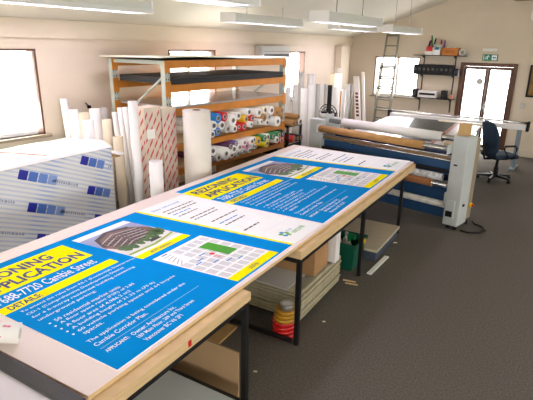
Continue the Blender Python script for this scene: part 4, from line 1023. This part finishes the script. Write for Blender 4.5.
for k in range(4):
    a = 2 * PI * k / 4; c, s = math.cos(a), math.sin(a)
    m = MB(); m.hexa([(.02 * c, -.03, 1.08 + .02 * s), (.17 * c - .06 * s, -.02, 1.08 + .17 * s + .06 * c), (.17 * c + .06 * s, -.04, 1.08 + .17 * s - .06 * c)], [(.02 * c, -.026, 1.08 + .02 * s), (.17 * c - .06 * s, -.016, 1.08 + .17 * s + .06 * c), (.17 * c + .06 * s, -.036, 1.08 + .17 * s - .06 * c)], DARKM); m.build('blade', t)
MB().cyl((0, -.06, 1.08), (0, .1, 1.08), .06, BLACKP, seg=16).build('motor', t)
# leaning sign panels
def leaner(name, label, x0, x1, yb, zt, mt, th, txtm=None, yt=12.05):
    m = MB(); b0, b1 = yb
    top = Vector((x0, yt, zt)); bot = Vector((x1, b0, 0))
    m.hexa([(x1, b0, 0.0), (x1 + th[0], b0, 0.0), (x1 + th[0], b0 + th[1], 0.0), (x1, b0 + th[1], 0.0)], [(x0, yt - th[1], zt), (x0 + th[0], yt - th[1], zt), (x0 + th[0], yt, zt), (x0, yt, zt)], mt)
    t = thing(name, label, 'panel', (0, 0, 0)); m.build('panel', t)
    if txtm:
        g = MB(); A_ = Vector((x0, yt - th[1], zt)); B_ = Vector((x1, b0, 0.)); X_ = Vector((th[0], 0, 0)); n = Vector((0, -.004, .001))
        def xf(p): return A_.lerp(B_, p[0]) + X_ * p[1] + n
        for k_ in range(7):
            a_ = .25 + k_ * .055; g.face([xf((a_, .25, 0)), xf((a_ + .035, .25, 0)), xf((a_ + .035, .75, 0)), xf((a_, .75, 0))], txtm)
        g.build('maroon_marks', t, recalc=False)
leaner('leaning_panel', 'white panel with maroon lettering leaning in the far corner', -5.75, -5.2, (11.3, 0), 1.6, PAPERW, (.16, .02), mat('maroon_ink', (110, 40, 50), .6))
leaner('leaning_panel', 'narrow plain white panel leaning right of the lettered one', -5.52, -5.0, (11.3, 0), 1.72, PAPERW, (.07, .03))

# ladder
t = thing('extension_ladder', 'aluminium extension ladder leaning on the far wall by the window', 'ladder', (0, 0, 0))
def lsec(l0, l1, r0, r1, n, yoff, nm):
    g = bpy.data.objects.new(nm, None)
    l0, l1, r0, r1 = map(Vector, (l0, l1, r0, r1))
    for a_, b_ in ((l0, l1), (r0, r1)):
        m = MB(); e = Vector((.014, 0, 0)); f = Vector((0, .03, 0))
        m.hexa([a_ - e - f, a_ + e - f, a_ + e + f, a_ - e + f], [b_ - e - f, b_ + e - f, b_ + e + f, b_ - e + f], ALU); m.build('stile', t)
    for k in range(n):
        s = (k + .5) / n; MB().cyl(l0.lerp(l1, s), r0.lerp(r1, s), .02, ALU, seg=8).build('rung', t)
yf = lambda z: 11.05 + (12.08 - 11.05) * z / 2.75
lsec((-4.71, yf(.0), 0), (-4.90, yf(1.98), 1.98), (-4.29, yf(0), 0), (-4.50, yf(1.98), 1.98), 8, 0, 'lower')
lsec((-4.76, yf(.55) + .07, .55), (-4.94, yf(2.75) + .07, 2.75), (-4.40, yf(.55) + .07, .55), (-4.64, yf(2.75) + .07, 2.75), 9, 0, 'upper')

# ------------------------------------------------------------------ light and view
w = bpy.data.worlds.new('world'); sc.world = w; w.use_nodes = True; nt = w.node_tree
bg = nt.nodes['Background']; bg.inputs[0].default_value = (1, .985, .96, 1); bg.inputs[1].default_value = 7.0
sc.view_settings.view_transform = 'Standard'; sc.view_settings.look = 'None'; sc.view_settings.gamma = 1; sc.view_settings.exposure = 1.15
sc.view_settings.use_curve_mapping = False
try: sc.cycles.use_denoising = True
except Exception: pass
sc.cycles.max_bounces = 8; sc.cycles.diffuse_bounces = 5; sc.cycles.transparent_max_bounces = 12
sc.cycles.sample_clamp_indirect = 8
